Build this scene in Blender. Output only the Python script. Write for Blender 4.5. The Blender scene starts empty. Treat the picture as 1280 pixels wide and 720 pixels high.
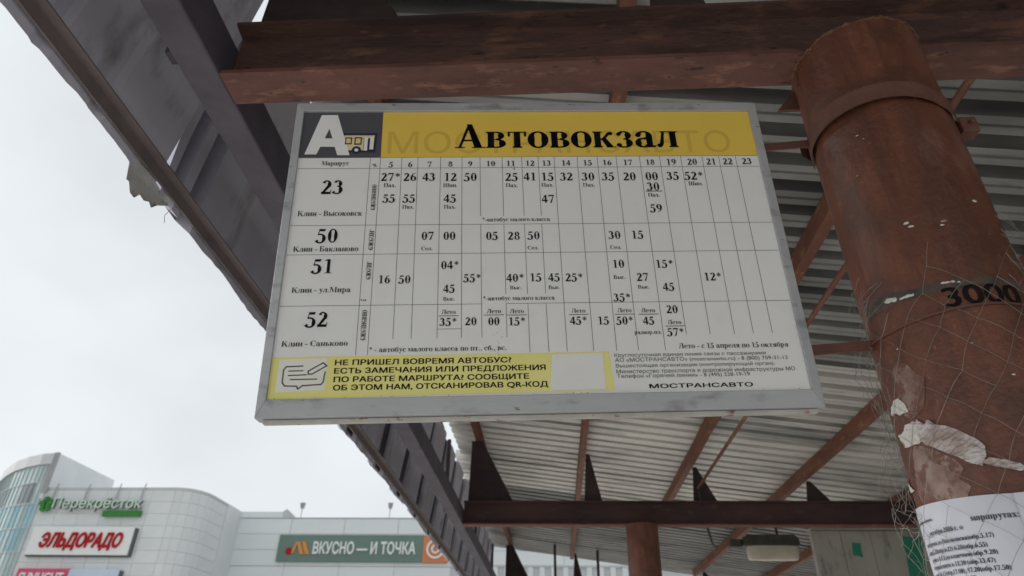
import bpy, bmesh, math, random, json
from mathutils import Vector, Matrix
from math import sin, cos, pi, radians as rad
random.seed(7)
SC = bpy.context.scene
COL = SC.collection
EYE = 1.6          # height of the camera above the platform; geometry below is written relative to it

# ------------------------------------------------------------------ camera
cam_d = bpy.data.cameras.new('camera'); cam = bpy.data.objects.new('camera', cam_d); COL.objects.link(cam)
_p, _y, _r = rad(31.51), rad(-3.833), rad(1.008)
fw = Vector((sin(_y)*cos(_p), cos(_y)*cos(_p), sin(_p)))
rt = Vector((cos(_y), -sin(_y), 0)); up = rt.cross(fw)
rt2 = rt*cos(_r)+up*sin(_r); up2 = up*cos(_r)-rt*sin(_r)
cam.matrix_world = Matrix(((rt2.x, up2.x, -fw.x, 0), (rt2.y, up2.y, -fw.y, 0), (rt2.z, up2.z, -fw.z, EYE), (0, 0, 0, 1)))
cam_d.sensor_width = 36; cam_d.lens = 837.65/1280*36
cam_d.clip_start = 0.02; cam_d.clip_end = 3000
cam_d.dof.use_dof = True; cam_d.dof.focus_distance = 1.3; cam_d.dof.aperture_fstop = 6.0
SC.camera = cam
# ------------------------------------------------------------------ sky
SUN_EL, SUN_AZ = 38, -78          # azimuth from +Y, clockwise; sun behind thin cloud, ahead to the left
world = bpy.data.worlds.new('World'); SC.world = world; world.use_nodes = True
nt = world.node_tree; nt.nodes.clear()
def WN(t, **k):
    n = nt.nodes.new(t)
    for a, b in k.items(): setattr(n, a, b)
    return n
wo = WN('ShaderNodeOutputWorld'); add = WN('ShaderNodeAddShader')
sky = WN('ShaderNodeTexSky', sky_type='NISHITA', sun_disc=False); sky.sun_elevation = rad(SUN_EL); sky.sun_rotation = rad(SUN_AZ)
hs = WN('ShaderNodeHueSaturation'); hs.inputs['Saturation'].default_value = .12; hs.inputs['Value'].default_value = .28     # veiled by cloud
b1 = WN('ShaderNodeBackground'); b1.inputs[1].default_value = .05
nt.links.new(sky.outputs[0], hs.inputs['Color']); nt.links.new(hs.outputs[0], b1.inputs[0])
tc = WN('ShaderNodeTexCoord'); mp = WN('ShaderNodeMapping'); mp.inputs['Scale'].default_value = (1, 1, 1.6)
nz = WN('ShaderNodeTexNoise'); nz.inputs['Scale'].default_value = 1.7; nz.inputs['Detail'].default_value = 4
rp = WN('ShaderNodeValToRGB'); rp.color_ramp.elements[0].position = .3; rp.color_ramp.elements[1].position = .72
rp.color_ramp.elements[0].color = (.160, .172, .180, 1); rp.color_ramp.elements[1].color = (.252, .267, .276, 1)
b2 = WN('ShaderNodeBackground'); b2.inputs[1].default_value = 1.0
nt.links.new(tc.outputs['Generated'], mp.inputs[0]); nt.links.new(mp.outputs[0], nz.inputs['Vector'])
nt.links.new(nz.outputs['Fac'], rp.inputs[0]); nt.links.new(rp.outputs[0], b2.inputs[0])
nt.links.new(b1.outputs[0], add.inputs[0]); nt.links.new(b2.outputs[0], add.inputs[1]); nt.links.new(add.outputs[0], wo.inputs[0])
sun_d = bpy.data.lights.new('sun', 'SUN'); sun_d.energy = 1.5; sun_d.angle = rad(30); sun_d.color = (1, .97, .93)
sun = bpy.data.objects.new('sun', sun_d); COL.objects.link(sun)
_d = Vector((sin(rad(SUN_AZ))*cos(rad(SUN_EL)), cos(rad(SUN_AZ))*cos(rad(SUN_EL)), sin(rad(SUN_EL))))
sun.rotation_euler = _d.to_track_quat('Z', 'Y').to_euler(); sun.location = _d*30
SC.view_settings.view_transform = 'Standard'; SC.view_settings.look = 'None'
SC.view_settings.exposure = 1.44; SC.view_settings.gamma = 1; SC.view_settings.use_curve_mapping = False
try:
    SC.cycles.max_bounces = 8; SC.cycles.diffuse_bounces = 5
except Exception: pass

# ------------------------------------------------------------------ materials
MATS = {}
def mat(name, c1, c2=None, scale=6., rough=.6, metal=0., bump=.15, bscale=60., c3=None, s3=14., t3=(.58, .66), stretch=(1, 1, 1),
        c4=None, s4=90., t4=(.62, .68), rand=0., alpha=1., spec=.5, detail=7., lo=.35, hi=.65, emit=None, extra=()):
    m = bpy.data.materials.new(name); m.use_nodes = True; t = m.node_tree; N = t.nodes; L = t.links
    b = N['Principled BSDF']; b.inputs['Roughness'].default_value = rough; b.inputs['Metallic'].default_value = metal
    b.inputs['Specular IOR Level'].default_value = spec
    co = N.new('ShaderNodeTexCoord'); ma = N.new('ShaderNodeMapping'); ma.inputs['Scale'].default_value = stretch
    L.new(co.outputs['Object'], ma.inputs[0])
    def noise(s, d=detail):
        n = N.new('ShaderNodeTexNoise'); n.inputs['Scale'].default_value = s; n.inputs['Detail'].default_value = d; n.inputs['Roughness'].default_value = .6
        L.new(ma.outputs[0], n.inputs['Vector']); return n
    def ramp(src, a, bb, ca=(0, 0, 0, 1), cb=(1, 1, 1, 1)):
        r = N.new('ShaderNodeValToRGB'); r.color_ramp.elements[0].position = a; r.color_ramp.elements[1].position = bb
        r.color_ramp.elements[0].color = ca; r.color_ramp.elements[1].color = cb; L.new(src, r.inputs[0]); return r
    c2 = c2 or c1
    col = ramp(noise(scale).outputs['Fac'], lo, hi, (*c1, 1), (*c2, 1)).outputs[0]
    for c, s, th in ((c3, s3, t3), (c4, s4, t4)):
        if c:
            f = ramp(noise(s).outputs['Fac'], *th)
            mx = N.new('ShaderNodeMixRGB'); L.new(f.outputs[0], mx.inputs[0]); L.new(col, mx.inputs[1]); mx.inputs[2].default_value = (*c, 1); col = mx.outputs[0]
    for (c, s_, th, st) in extra:      # further layers with their own stretch
        m2 = N.new('ShaderNodeMapping'); m2.inputs['Scale'].default_value = st; m2.inputs['Location'].default_value = (s_, 1.3, .7); L.new(co.outputs['Object'], m2.inputs[0])
        n = N.new('ShaderNodeTexNoise'); n.inputs['Scale'].default_value = s_; n.inputs['Detail'].default_value = 9; n.inputs['Roughness'].default_value = .68; L.new(m2.outputs[0], n.inputs['Vector'])
        f = ramp(n.outputs['Fac'], *th); mx = N.new('ShaderNodeMixRGB'); L.new(f.outputs[0], mx.inputs[0]); L.new(col, mx.inputs[1]); mx.inputs[2].default_value = (*c, 1); col = mx.outputs[0]
    if rand:
        oi = N.new('ShaderNodeObjectInfo'); mr = N.new('ShaderNodeMapRange'); mr.inputs[3].default_value = 1-rand; mr.inputs[4].default_value = 1+rand
        L.new(oi.outputs['Random'], mr.inputs[0]); h = N.new('ShaderNodeHueSaturation'); L.new(mr.outputs[0], h.inputs['Value']); L.new(col, h.inputs['Color']); col = h.outputs[0]
    L.new(col, b.inputs['Base Color'])
    if bump:
        bn = noise(bscale, 5); bp = N.new('ShaderNodeBump'); bp.inputs['Strength'].default_value = bump; bp.inputs['Distance'].default_value = .01
        L.new(bn.outputs['Fac'], bp.inputs['Height']); L.new(bp.outputs[0], b.inputs['Normal'])
    if alpha < 1: b.inputs['Alpha'].default_value = alpha
    if emit: b.inputs['Emission Color'].default_value = (*emit[0], 1); b.inputs['Emission Strength'].default_value = emit[1]
    MATS[name] = m; return m
M_beam = mat('rusty_beam_paint', (.060, .031, .027), (.105, .048, .038), 9, .75, 0, .4, 90, (.17, .080, .052), 14, (.54, .66), (.35, 1, 1), (.028, .015, .014), 45, (.60, .68), extra=(((.15, .075, .05), 60, (.58, .68), (.3, 1, 1)), ((.035, .02, .018), 12, (.52, .66), (.15, 1, 1))))
M_flange = mat('lit_rusty_flange', (.115, .050, .040), (.18, .080, .060), 14, .8, 0, .5, 90, (.27, .13, .09), 30, (.54, .66), (.35, 1, 1), (.055, .028, .026), 60, (.60, .68))  # rust-speckled beam paint, lightened to paint the light on the underside
M_gus = mat('dark_gusset_paint', (.026, .018, .018), (.048, .030, .028), 9, .8, 0, .2)
M_beamd = mat('dark_red_beam_paint', (.045, .024, .024), (.085, .040, .037), 7, .75, 0, .3, 80, (.11, .062, .045), 22, (.6, .72), (.3, 1, 1))
M_col = mat('red_brown_pipe_paint', (.145, .052, .030), (.20, .074, .042), 4, .40, 0, .3, 70, (.105, .042, .026), 9, (.50, .64), (1, 1, .8), (.26, .125, .085), 75, (.63, .70),
            extra=(((.105, .042, .027), 16, (.48, .62), (1, 1, .12)), ((.23, .115, .085), 7, (.56, .70), (1, 1, .5)), ((.075, .036, .026), 38, (.66, .73), (1, 1, .35)), ((.20, .095, .045), 120, (.62, .70), (1, 1, 1))))
M_purl = mat('brown_purlin_paint', (.13, .050, .032), (.22, .085, .046), 8, .7, 0, .25, 70, (.27, .15, .08), 20, (.58, .68), (1, .4, 1))
M_roof = mat('galvanised_roof_sheet', (.60, .585, .56), (.76, .74, .70), 3.2, .42, .2, .08, 30, (.34, .34, .33), 2.1, (.50, .66), (.35, 1, 1), (.36, .31, .25), 18, (.66, .75), rand=.10)
M_rdim = mat('dimmed_roof_sheet', (.25, .25, .24), (.36, .355, .345), 3.2, .5, .2, .1, 30, (.17, .17, .165), 2.1, (.48, .64), (.35, 1, 1), (.22, .17, .12), 16, (.62, .72), rand=.12)  # darker copy of the galvanised sheet, dim light under the roof painted in
M_fas = mat('grey_fascia_sheet', (.49, .49, .58), (.60, .60, .69), 4, .55, .2, .12, 25, (.30, .28, .33), 6, (.55, .7), (1, 1, .4), (.58, .58, .62), 30, (.68, .74), rand=.12)
M_chord = mat('dark_chord_paint', (.070, .062, .085), (.11, .095, .12), 7, .7, 0, .2, 60)
M_groove = mat('dark_navy_strip', (.022, .022, .036), (.040, .036, .055), 8, .7, 0, .15)
M_bar = mat('weathered_edge_bar', (.14, .115, .12), (.19, .155, .155), 8, .7, 0, .2, 60)
M_weld = mat('rough_weld', (.13, .058, .032), (.21, .10, .055), 40, .7, .1, .8, 120)
M_torn = mat('torn_foil', (.48, .485, .48), (.64, .64, .62), 12, .5, 0, .3, 40, (.25, .25, .24), 18, (.55, .65))
M_frame = mat('grey_board_frame', (.42, .43, .445), (.48, .49, .505), 10, .5, .2, .12, 60, (.30, .305, .31), 34, (.56, .68), (.4, 1, 1), (.14, .11, .10), 70, (.68, .72))
M_rim = mat('board_underside_rim', (.42, .41, .38), (.52, .51, .47), 20, .6, 0, .1, 60, (.25, .1, .07), 25, (.58, .63))
M_print = mat('white_vinyl_print', (.82, .82, .81), (.86, .86, .85), 4, .45, 0, .03, 20, (.79, .788, .775), 9, (.55, .75), c4=(.60, .59, .57), s4=120, t4=(.74, .78))
M_yel = mat('yellow_vinyl', (.80, .56, .085), (.85, .60, .095), 5, .42, 0, .02, 20)
M_yelw = mat('darker_yellow_print', (.66, .455, .07), (.69, .475, .075), 5, .42, 0, .02, 20)
M_yel2 = mat('pale_yellow_vinyl', (.84, .78, .24), (.88, .82, .30), 6, .42, 0, .02, 20)
M_dk = mat('charcoal_vinyl', (.075, .075, .09), (.085, .085, .10), 6, .45, 0, .02, 20)
M_blk = mat('black_print', (.010, .010, .013), None, 5, .8, 0, 0, spec=.15)
M_line = mat('thin_grey_print', (.09, .09, .09), None, 5, .6, 0, 0)
M_navy = mat('navy_print', (.02, .022, .06), None, 5, .5, 0, 0)
M_cream = mat('cream_print', (.78, .66, .36), None, 5, .5, 0, 0)
M_icon = mat('icon_panel_print', (.82, .81, .72), (.86, .85, .78), 9, .5, 0, 0)
M_grime = mat('old_grime', (.10, .085, .07), (.16, .14, .12), 40, .8, 0, 0)
M_sheen = mat('scuffed_paint_sheen', (.21, .11, .083), (.34, .235, .20), 26, .42, 0, .3, 70, (.17, .07, .045), 34, (.46, .54), c4=(.36, .28, .25), s4=60, t4=(.62, .7))  # scuffed paint; its pale tone paints in the grazing sheen
M_stain_shade = mat('grey_brown_stain_shade', (.055, .047, .04), (.10, .082, .066), 25, .8, 0, .3, 80, (.13, .075, .055), 30, (.52, .62))  # dirt band colour; also paints the shade above the strap
M_pblk = mat('black_stencil_paint', (.010, .009, .009), (.022, .017, .016), 30, .9, 0, .1, 60, (.07, .035, .025), 60, (.60, .66), spec=.1)
M_paper = mat('white_notice_paper', (.66, .67, .74), (.71, .72, .78), 7, .7, 0, .12, 14)
M_ink = mat('faded_ink', (.07, .07, .09), None, 8, .7, 0, 0)
M_scrap = mat('torn_paper_scrap', (.62, .60, .56), (.72, .70, .64), 30, .8, 0, .4, 60, (.42, .28, .22), 40, (.6, .66))
M_tape = mat('crumpled_clear_tape', (.36, .27, .24), (.62, .58, .57), 26, .16, 0, .5, 45, lo=.42, hi=.6, spec=.8)
M_wire = mat('galvanised_wire', (.27, .25, .23), (.40, .375, .35), 30, .45, .5, 0)
M_strap = mat('rust_brown_strap', (.13, .060, .045), (.19, .082, .058), 12, .65, .1, .3, 90)
M_black = mat('black_rubber', (.016, .016, .017), (.03, .03, .03), 20, .6, 0, .1)
M_lhouse = mat('lamp_housing_grey', (.045, .047, .042), (.07, .07, .062), 15, .6, .1, .2)
M_ldiff = mat('milky_lamp_cover', (.50, .44, .35), (.60, .54, .45), 10, .35, 0, .05)
M_kiosk = mat('grey_green_board', (.36, .36, .32), (.43, .42, .38), 5, .75, 0, .15, 40, (.20, .19, .18), 9, (.55, .7), (1, 1, .3), rand=.08)
M_green = mat('green_sticker', (.02, .23, .14), (.03, .27, .17), 14, .5, 0, 0)
M_asph = mat('asphalt', (.045, .045, .047), (.065, .064, .062), 3, .85, 0, .4, 90)
M_pave = mat('platform_paving', (.40, .385, .36), (.47, .455, .43), 3, .85, 0, .2, 60)
M_clad = mat('grey_wall_cladding', (.70, .725, .735), (.75, .775, .78), .5, .5, 0, 0, rand=.035)
M_clad2 = mat('pale_wall_cladding', (.77, .81, .82), (.80, .84, .85), .3, .5, 0, 0, rand=.02)  # lightened to paint in the haze over the far wing
M_joint = mat('dark_cladding_joint', (.58, .59, .60), (.62, .63, .64), 1, .7, 0, 0)
M_cap = mat('grey_parapet', (.56, .57, .58), (.60, .61, .62), 1, .5, 0, 0)
M_capd = mat('slate_grey_trim', (.34, .34, .36), (.40, .40, .41), 1, .6, 0, 0)  # slate grey of the trim, posts and tower core
M_gl = mat('pale_teal_glass', (.38, .50, .50), (.52, .62, .61), .5, .12, 0, 0, rand=.18)
M_glb = mat('blue_glass', (.22, .42, .50), (.34, .55, .60), .5, .1, 0, 0, rand=.2)
M_gld = mat('dark_glass', (.17, .20, .23), (.24, .28, .30), .5, .08, 0, 0, rand=.25)
M_mull = mat('grey_mullion', (.50, .54, .54), None, 1, .5, .2, 0)
M_swh = mat('white_sign_face', (.82, .84, .83), None, 1, .4, 0, 0)
M_sred = mat('red_sign_letter', (.44, .02, .025), None, 1, .8, 0, 0, spec=.1)
M_pale = mat('dull_green_white_letter', (.60, .78, .63), None, 1, .7, 0, 0, spec=.1)
M_spink = mat('crimson_sign_face', (.60, .06, .15), (.62, .08, .17), 1, .4, 0, 0)
M_sblue = mat('pale_blue_sign_face', (.50, .60, .74), (.66, .74, .80), .25, .4, 0, 0)
M_sgrn = mat('dark_green_sign_face', (.14, .22, .185), (.155, .24, .20), .5, .5, 0, 0)  # green paled so that the colour carries the distance haze
M_sora = mat('orange_sign_face', (.66, .22, .08), (.68, .24, .10), .5, .5, 0, 0)
M_sor2 = mat('amber_sign_letter', (.70, .28, .06), None, 1, .4, 0, 0)
M_slime = mat('green_sign_letter', (.05, .22, .05), (.07, .26, .07), 2, .7, 0, 0, spec=.1)
M_sdrk = mat('dark_sign_side', (.10, .11, .11), None, 1, .6, 0, 0)
M_brn = mat('brown_window_strip', (.20, .165, .15), (.26, .22, .20), 1, .5, 0, 0)

# ------------------------------------------------------------------ object helpers (coordinates relative to the eye height)
def ID(o, label=None, cat=None, group=None, kind=None):
    if label: o['label'] = label
    if cat: o['category'] = cat
    if group: o['group'] = group
    if kind: o['kind'] = kind
    return o
def empty(name, loc, label=None, cat=None, group=None, rot=None):
    o = bpy.data.objects.new(name, None); COL.objects.link(o); o.empty_display_size = .1
    if rot is not None: o.matrix_world = Matrix.Translation(Vector(loc)+Vector((0, 0, EYE))) @ rot.to_4x4()
    else: o.location = (loc[0], loc[1], loc[2]+EYE)
    o['org'] = list(loc)
    return ID(o, label, cat, group)
class G:
    """collects faces; built as one mesh"""
    def __init__(s): s.v = []; s.f = []
    def add(s, vs, fs):
        n = len(s.v); s.v += [tuple(map(float, p)) for p in vs]; s.f += [tuple(n+i for i in f) for f in fs]; return s
    def box(s, x0, x1, y0, y1, z0, z1, M=None, bev=0):
        vs = [(x, y, z) for x in (x0, x1) for y in (y0, y1) for z in (z0, z1)]
        if M: vs = [M @ Vector(p) for p in vs]
        return s.add(vs, [(0, 1, 3, 2), (4, 6, 7, 5), (0, 4, 5, 1), (2, 3, 7, 6), (0, 2, 6, 4), (1, 5, 7, 3)])
    def prism(s, pts, y0, y1, axis='y'):
        n = len(pts)
        def P(a, b, c): return {'y': (a, c, b), 'x': (c, a, b), 'z': (a, b, c)}[axis]
        s.add([P(a, b, y0) for a, b in pts]+[P(a, b, y1) for a, b in pts], [tuple(range(n))[::-1], tuple(range(n, 2*n))]+[(i, (i+1) % n, n+(i+1) % n, n+i) for i in range(n)])
        return s
    def tube(s, pts, r, n=6, cap=True):
        pts = [Vector(p) for p in pts]; rings = []; prev = None
        for i, p in enumerate(pts):
            d = (pts[min(i+1, len(pts)-1)]-pts[max(i-1, 0)])
            d = d.normalized() if d.length > 1e-9 else Vector((0, 0, 1))
            a = prev if prev is not None else (Vector((0, 0, 1)) if abs(d.z) < .9 else Vector((1, 0, 0)))
            u = (a-d*a.dot(d)); u = u.normalized() if u.length > 1e-6 else d.orthogonal().normalized()
            w = d.cross(u); prev = u; rr = r[i] if isinstance(r, (list, tuple)) else r
            rings.append([p+(u*cos(2*pi*k/n)+w*sin(2*pi*k/n))*rr for k in range(n)])
        b = len(s.v); s.v += [tuple(q) for R in rings for q in R]
        for i in range(len(rings)-1):
            for k in range(n): s.f.append((b+i*n+k, b+i*n+(k+1) % n, b+(i+1)*n+(k+1) % n, b+(i+1)*n+k))
        if cap: s.f.append(tuple(b+k for k in range(n))[::-1]); s.f.append(tuple(b+(len(rings)-1)*n+k for k in range(n)))
        return s
    def grid(s, rows):
        b = len(s.v); m = len(rows[0]); s.v += [tuple(p) for R in rows for p in R]
        for i in range(len(rows)-1):
            for k in range(m-1): s.f.append((b+i*m+k, b+i*m+k+1, b+(i+1)*m+k+1, b+(i+1)*m+k))
        return s
    def build(s, name, m, parent=None, label=None, cat=None, group=None, kind=None, smooth=False, local=False, bevel=0, solid=0):
        me = bpy.data.meshes.new(name)
        off = Vector((0, 0, 0)); base = Vector((0, 0, EYE))
        if parent is not None and not local:
            o0 = parent
            while o0.parent: o0 = o0.parent
            off = Vector(o0['org']); base = Vector((0, 0, 0))
        vs = s.v if local else [(x-off.x, y-off.y, z-off.z) for x, y, z in s.v]
        if parent is None:
            cx = sum(v[0] for v in vs)/len(vs); cy = sum(v[1] for v in vs)/len(vs); cz = min(v[2] for v in vs)
            vs = [(x-cx, y-cy, z-cz) for x, y, z in vs]; base = Vector((cx, cy, cz+EYE))
        else: base = Vector((0, 0, 0))
        me.from_pydata(vs, [], s.f); me.materials.append(m); me.update()
        o = bpy.data.objects.new(name, me); COL.objects.link(o); o.parent = parent; o.location = base
        if parent is None: o['org'] = [base.x, base.y, base.z-EYE]
        if smooth: me.polygons.foreach_set('use_smooth', [True]*len(me.polygons))
        if solid:
            q = o.modifiers.new('thickness', 'SOLIDIFY'); q.thickness = solid; q.offset = 0
        if bevel:
            q = o.modifiers.new('bevel', 'BEVEL'); q.width = bevel; q.segments = 2; q.limit_method = 'ANGLE'
        return ID(o, label, cat, group, kind)
def dup(o, parent, loc):
    c = o.copy(); COL.objects.link(c); c.parent = parent; c.location = loc; return c

# ------------------------------------------------------------------ lettering
def text_geo(body, bold=0., shear=0., res=3):
    v, f = text_geo0(body, 0., shear, res)
    if bold <= .004: return v, f
    V = []; F2 = []
    for dx, dy in ((-bold, -bold*.6), (bold, -bold*.6), (-bold, bold*.6), (bold, bold*.6), (0, 0)):
        n = len(V); V += [(x+dx*1.3, y+dy*1.3) for x, y in v]; F2 += [tuple(n+i for i in q) for q in f]
    return V, F2
from mathutils.geometry import delaunay_2d_cdt
GC = {}
def font_curve(body):
    cu = bpy.data.curves.new('t', 'FONT'); cu.body = body; cu.size = 1
    ob = bpy.data.objects.new('t', cu); COL.objects.link(ob)
    dg = bpy.context.evaluated_depsgraph_get(); c = ob.evaluated_get(dg).to_curve(dg)
    loops = []
    for sp in c.splines:
        bp = sp.bezier_points; n = len(bp); L = []
        for i in range(n):
            a, b = bp[i], bp[(i+1) % n]; p0, p1, p2, p3 = a.co.xy, a.handle_right.xy, b.handle_left.xy, b.co.xy
            straight = abs((p1-p0).cross(p3-p0)) < 1e-5 and abs((p2-p0).cross(p3-p0)) < 1e-5
            for k in range(1 if straight else 4):
                t = k/4; q = p0*(1-t)**3+p1*3*t*(1-t)**2+p2*3*t*t*(1-t)+p3*t**3
                if not L or (L[-1]-q).length > 1e-4: L.append(q.copy())
        if len(L) > 1 and (L[0]-L[-1]).length < 1e-4: L.pop()
        if len(L) > 2: loops.append(L)
    ob.evaluated_get(dg).to_curve_clear(); bpy.data.objects.remove(ob); bpy.data.curves.remove(cu)
    return loops
def wind(loops, x, y):
    w = 0
    for L in loops:
        for a, b in zip(L, L[1:]+L[:1]):
            if (a.y > y) != (b.y > y) and x < a.x+(y-a.y)*(b.x-a.x)/(b.y-a.y): w += 1 if b.y > a.y else -1
    return w
def sans_glyph(c):
    """outline of one character, filled, and its advance"""
    if c not in GC:
        mx = lambda t: max(p.x for L in font_curve(t) for p in L)
        adv = mx('H'+c+'H')-mx('HH')
        if c == ' ': GC[c] = ([], [], adv); return GC[c]
        loops = font_curve(c); vs = []; es = []
        for L in loops:
            n = len(vs); vs += L; es += [(n+k, n+(k+1) % len(L)) for k in range(len(L))]
        V, _e, F, *_r = delaunay_2d_cdt(vs, es, [], 0, 1e-5)
        F = [tuple(f) for f in F if wind(loops, sum(V[i].x for i in f)/len(f)+1e-6, sum(V[i].y for i in f)/len(f)+1.3e-6) != 0]
        GC[c] = ([(v.x, v.y) for v in V], F, adv)
    return GC[c]
def text_geo0(body, bold=0., shear=0., res=3):
    """polygons of a line of sans lettering, cap height normalised to 1, starting at x = 0"""
    vs = []; fs = []; x = 0
    for c in body:
        v, f, a = sans_glyph(c); n = len(vs); vs += [(x+p, q) for p, q in v]; fs += [tuple(n+i for i in t) for t in f]; x += a
    x0 = min(v[0] for v in vs); k = 1/.70
    return [((p-x0+shear*q)*k, q*k) for p, q in vs], fs
def R_(x0, y0, x1, y1): return [(x0, y0), (x1, y0), (x1, y1), (x0, y1)]
def ARC(cx, cy, rx, ry, a0, a1, tk=.13, tn=.035, n=None):
    tk *= 1.08; tn *= 1.35
    n = n or max(6, int(abs(a1-a0)/15)); out = []
    for i in range(n):
        q = []
        for a in (a0+(a1-a0)*i/n, a0+(a1-a0)*(i+1)/n):
            A = rad(a); t = tn+(tk-tn)*abs(cos(A))**1.6
            q.append(((cx+rx*cos(A), cy+ry*sin(A)), (cx+(rx-t)*cos(A), cy+(ry-tn)*sin(A))))
        out.append([q[0][0], q[1][0], q[1][1], q[0][1]])
    return out
XH = .46; CH = .67; ST = .14; SR = .03
def STEM(x, h, w=ST, top=1, bot=1):
    o = [R_(x, 0, x+w, h)]
    e = .04
    for on, y, sg in ((bot, 0, 1), (top, h, -1)):
        if on: o += [[(x-e, y), (x+w+e, y), (x+w+e, y+sg*.022), (x+w, y+sg*.05), (x, y+sg*.05), (x-e, y+sg*.022)]]
    return o
def BALL(cx, cy, r=.055): return [[(cx+r*cos(i*pi/4), cy+r*sin(i*pi/4)) for i in range(8)]]
def glyph(c):
    if c == '0': return ARC(.25, .335, .215, .345, 0, 360, .145, .04, 22), .5
    if c == '1': return [R_(.19, 0, .32, .67), [(.19, .67), (.08, .61), (.08, .585), (.19, .60)], R_(.10, 0, .41, .03)], .5
    if c == '2': return ARC(.24, .475, .20, .205, -38, 160, .15, .045)+[[(.40, .38), (.27, .42), (.03, .04), (.14, .04)], R_(.03, 0, .44, .11), [(.40, .11), (.44, .11), (.47, .20), (.44, .20)]], .5
    if c == '3': return ARC(.22, .51, .185, .17, -85, 160, .145, .045)+ARC(.19, .205, .25, .215, -150, 88, .155, .045)+BALL(.075, .10, .05), .5
    if c == '4': return [[(.29, .67), (.36, .67), (.075, .25), (.02, .25)], R_(.02, .15, .47, .25), R_(.26, 0, .385, .67)], .5
    if c == '5': return [[(.13, .67), (.42, .67), (.38, .56), (.13, .56)], [(.13, .62), (.16, .60), (.115, .37), (.075, .37)]]+ARC(.19, .20, .26, .24, -150, 112, .15, .05)+BALL(.08, .09, .05), .5
    if c == '6': return ARC(.255, .205, .215, .215, 0, 360, .145, .04, 20)+ARC(.44, .22, .40, .46, 180, 96, .14, .03), .5
    if c == '7': return [R_(.05, .565, .46, .67), [(.46, .67), (.40, .60), (.14, 0), (.26, 0)], [(.05, .565), (.085, .565), (.065, .47), (.03, .47)]], .5
    if c == '8': return ARC(.25, .505, .18, .175, 0, 360, .125, .04, 18)+ARC(.25, .18, .215, .19, 0, 360, .125, .03, 20), .5
    if c == '9': return [[(.5-x, .67-y) for x, y in q] for q in glyph('6')[0]], .5
    if c == '*':
        o = []
        for k in range(6):
            a = rad(90+60*k); d = (cos(a), sin(a)); n = (-sin(a), cos(a)); o.append([(.25+n[0]*.012, .5+n[1]*.012), (.25+d[0]*.17+n[0]*.04, .5+d[1]*.17+n[1]*.04), (.25+d[0]*.17-n[0]*.04, .5+d[1]*.17-n[1]*.04), (.25-n[0]*.012, .5-n[1]*.012)])
        return o, .46
    if c == '-': return [R_(.04, .18, .29, .26)], .33
    if c == '.': return BALL(.12, .06, .065), .25
    if c == ',': return BALL(.12, .06, .065)+[[(.18, .05), (.16, -.06), (.08, -.13), (.12, -.03)]], .25
    if c == ' ': return [], .25
    if c == ':': return BALL(.14, .06, .06)+BALL(.14, .38, .06), .3
    if c == '(': return ARC(.34, .25, .26, .45, 125, 235, .09, .03), .32
    if c == ')': return ARC(-.02, .25, .26, .45, -55, 55, .09, .03), .32
    U, H = CH, XH
    if c == 'А': return [[(.33, .68), (.375, .68), (.14, 0), (.10, 0)], [(.30, .68), (.40, .68), (.64, 0), (.48, 0)], R_(.20, .19, .50, .235), R_(.02, 0, .23, .028), R_(.42, 0, .71, .028)], .72
    if c == 'В': return STEM(.09, U, .14)+ARC(.33, .50, .22, .17, -90, 90, .14, .03)+ARC(.34, .18, .27, .18, -90, 90, .145, .03)+[R_(.2, .64, .34, .67), R_(.2, .33, .36, .362), R_(.2, 0, .36, .03)], .66
    if c == 'К': return STEM(.08, U, .14)+[[(.22, .30), (.27, .30), (.60, .65), (.53, .65)], [(.30, .36), (.42, .42), (.70, 0), (.53, 0)], R_(.46, .645, .68, .67), R_(.48, 0, .75, .028)], .76
    if c == 'М': return STEM(.10, U, .045)+STEM(.68, U, .14)+[[(.10, .67), (.26, .67), (.50, .12), (.43, 0)], [(.43, 0), (.47, .12), (.70, .67), (.68, .60)]], .92
    if c == 'П': return STEM(.08, U, .14)+STEM(.50, U, .14)+[R_(.2, .625, .52, .67)], .73
    if c == 'Ш': return STEM(.08, U, .14)+STEM(.42, U, .14)+STEM(.76, U, .14)+[R_(.2, 0, .8, .035)], .98
    if c == 'С': return ARC(.39, .335, .35, .345, 48, 312, .16, .03, 20)+[R_(.58, .46, .615, .67)], .69
    if c == 'Л': return STEM(.49, U, .14)+[R_(.17, .63, .52, .67), [(.24, .66), (.285, .66), (.21, .10), (.15, .03), (.10, .0)]]+BALL(.10, .06, .065), .73
    if c == 'Е': return STEM(.08, U, .14)+[R_(.2, .63, .58, .67), R_(.2, .32, .40, .36), R_(.2, 0, .60, .035), R_(.55, .5, .585, .67), R_(.39, .24, .42, .44), [(.565, 0), (.60, 0), (.635, .18), (.60, .18)]], .66
    if c == 'Б': return STEM(.08, U, .14)+[R_(.2, .63, .55, .67), R_(.52, .50, .555, .67)]+ARC(.33, .19, .27, .19, -90, 90, .145, .03)+[R_(.2, .345, .36, .38), R_(.2, 0, .36, .03)], .65
    o_ = lambda cx, w=.235: ARC(cx, .23, w, .24, 0, 360, .135, .028, 20)
    if c == 'о': return o_(.255), .51
    if c == 'а': return STEM(.30, .33, .125, 0, 0)+ARC(.235, .32, .19, .15, 0, 165, .12, .03)+BALL(.10, .345, .055)+ARC(.205, .13, .175, .14, 60, 330, .12, .03)+[[(.28, .24), (.31, .30), (.20, .265), (.13, .235), (.17, .22)], [(.42, .06), (.42, .0), (.46, .0), (.51, .045), (.49, .06), (.45, .045)]], .52
    if c == 'б': return o_(.255)+[[(.05, .25), (.02, .25), (.06, .45), (.14, .55), (.12, .42)], [(.06, .45), (.14, .54), (.36, .60), (.44, .70), (.46, .70), (.42, .56), (.2, .49)]], .52
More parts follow.
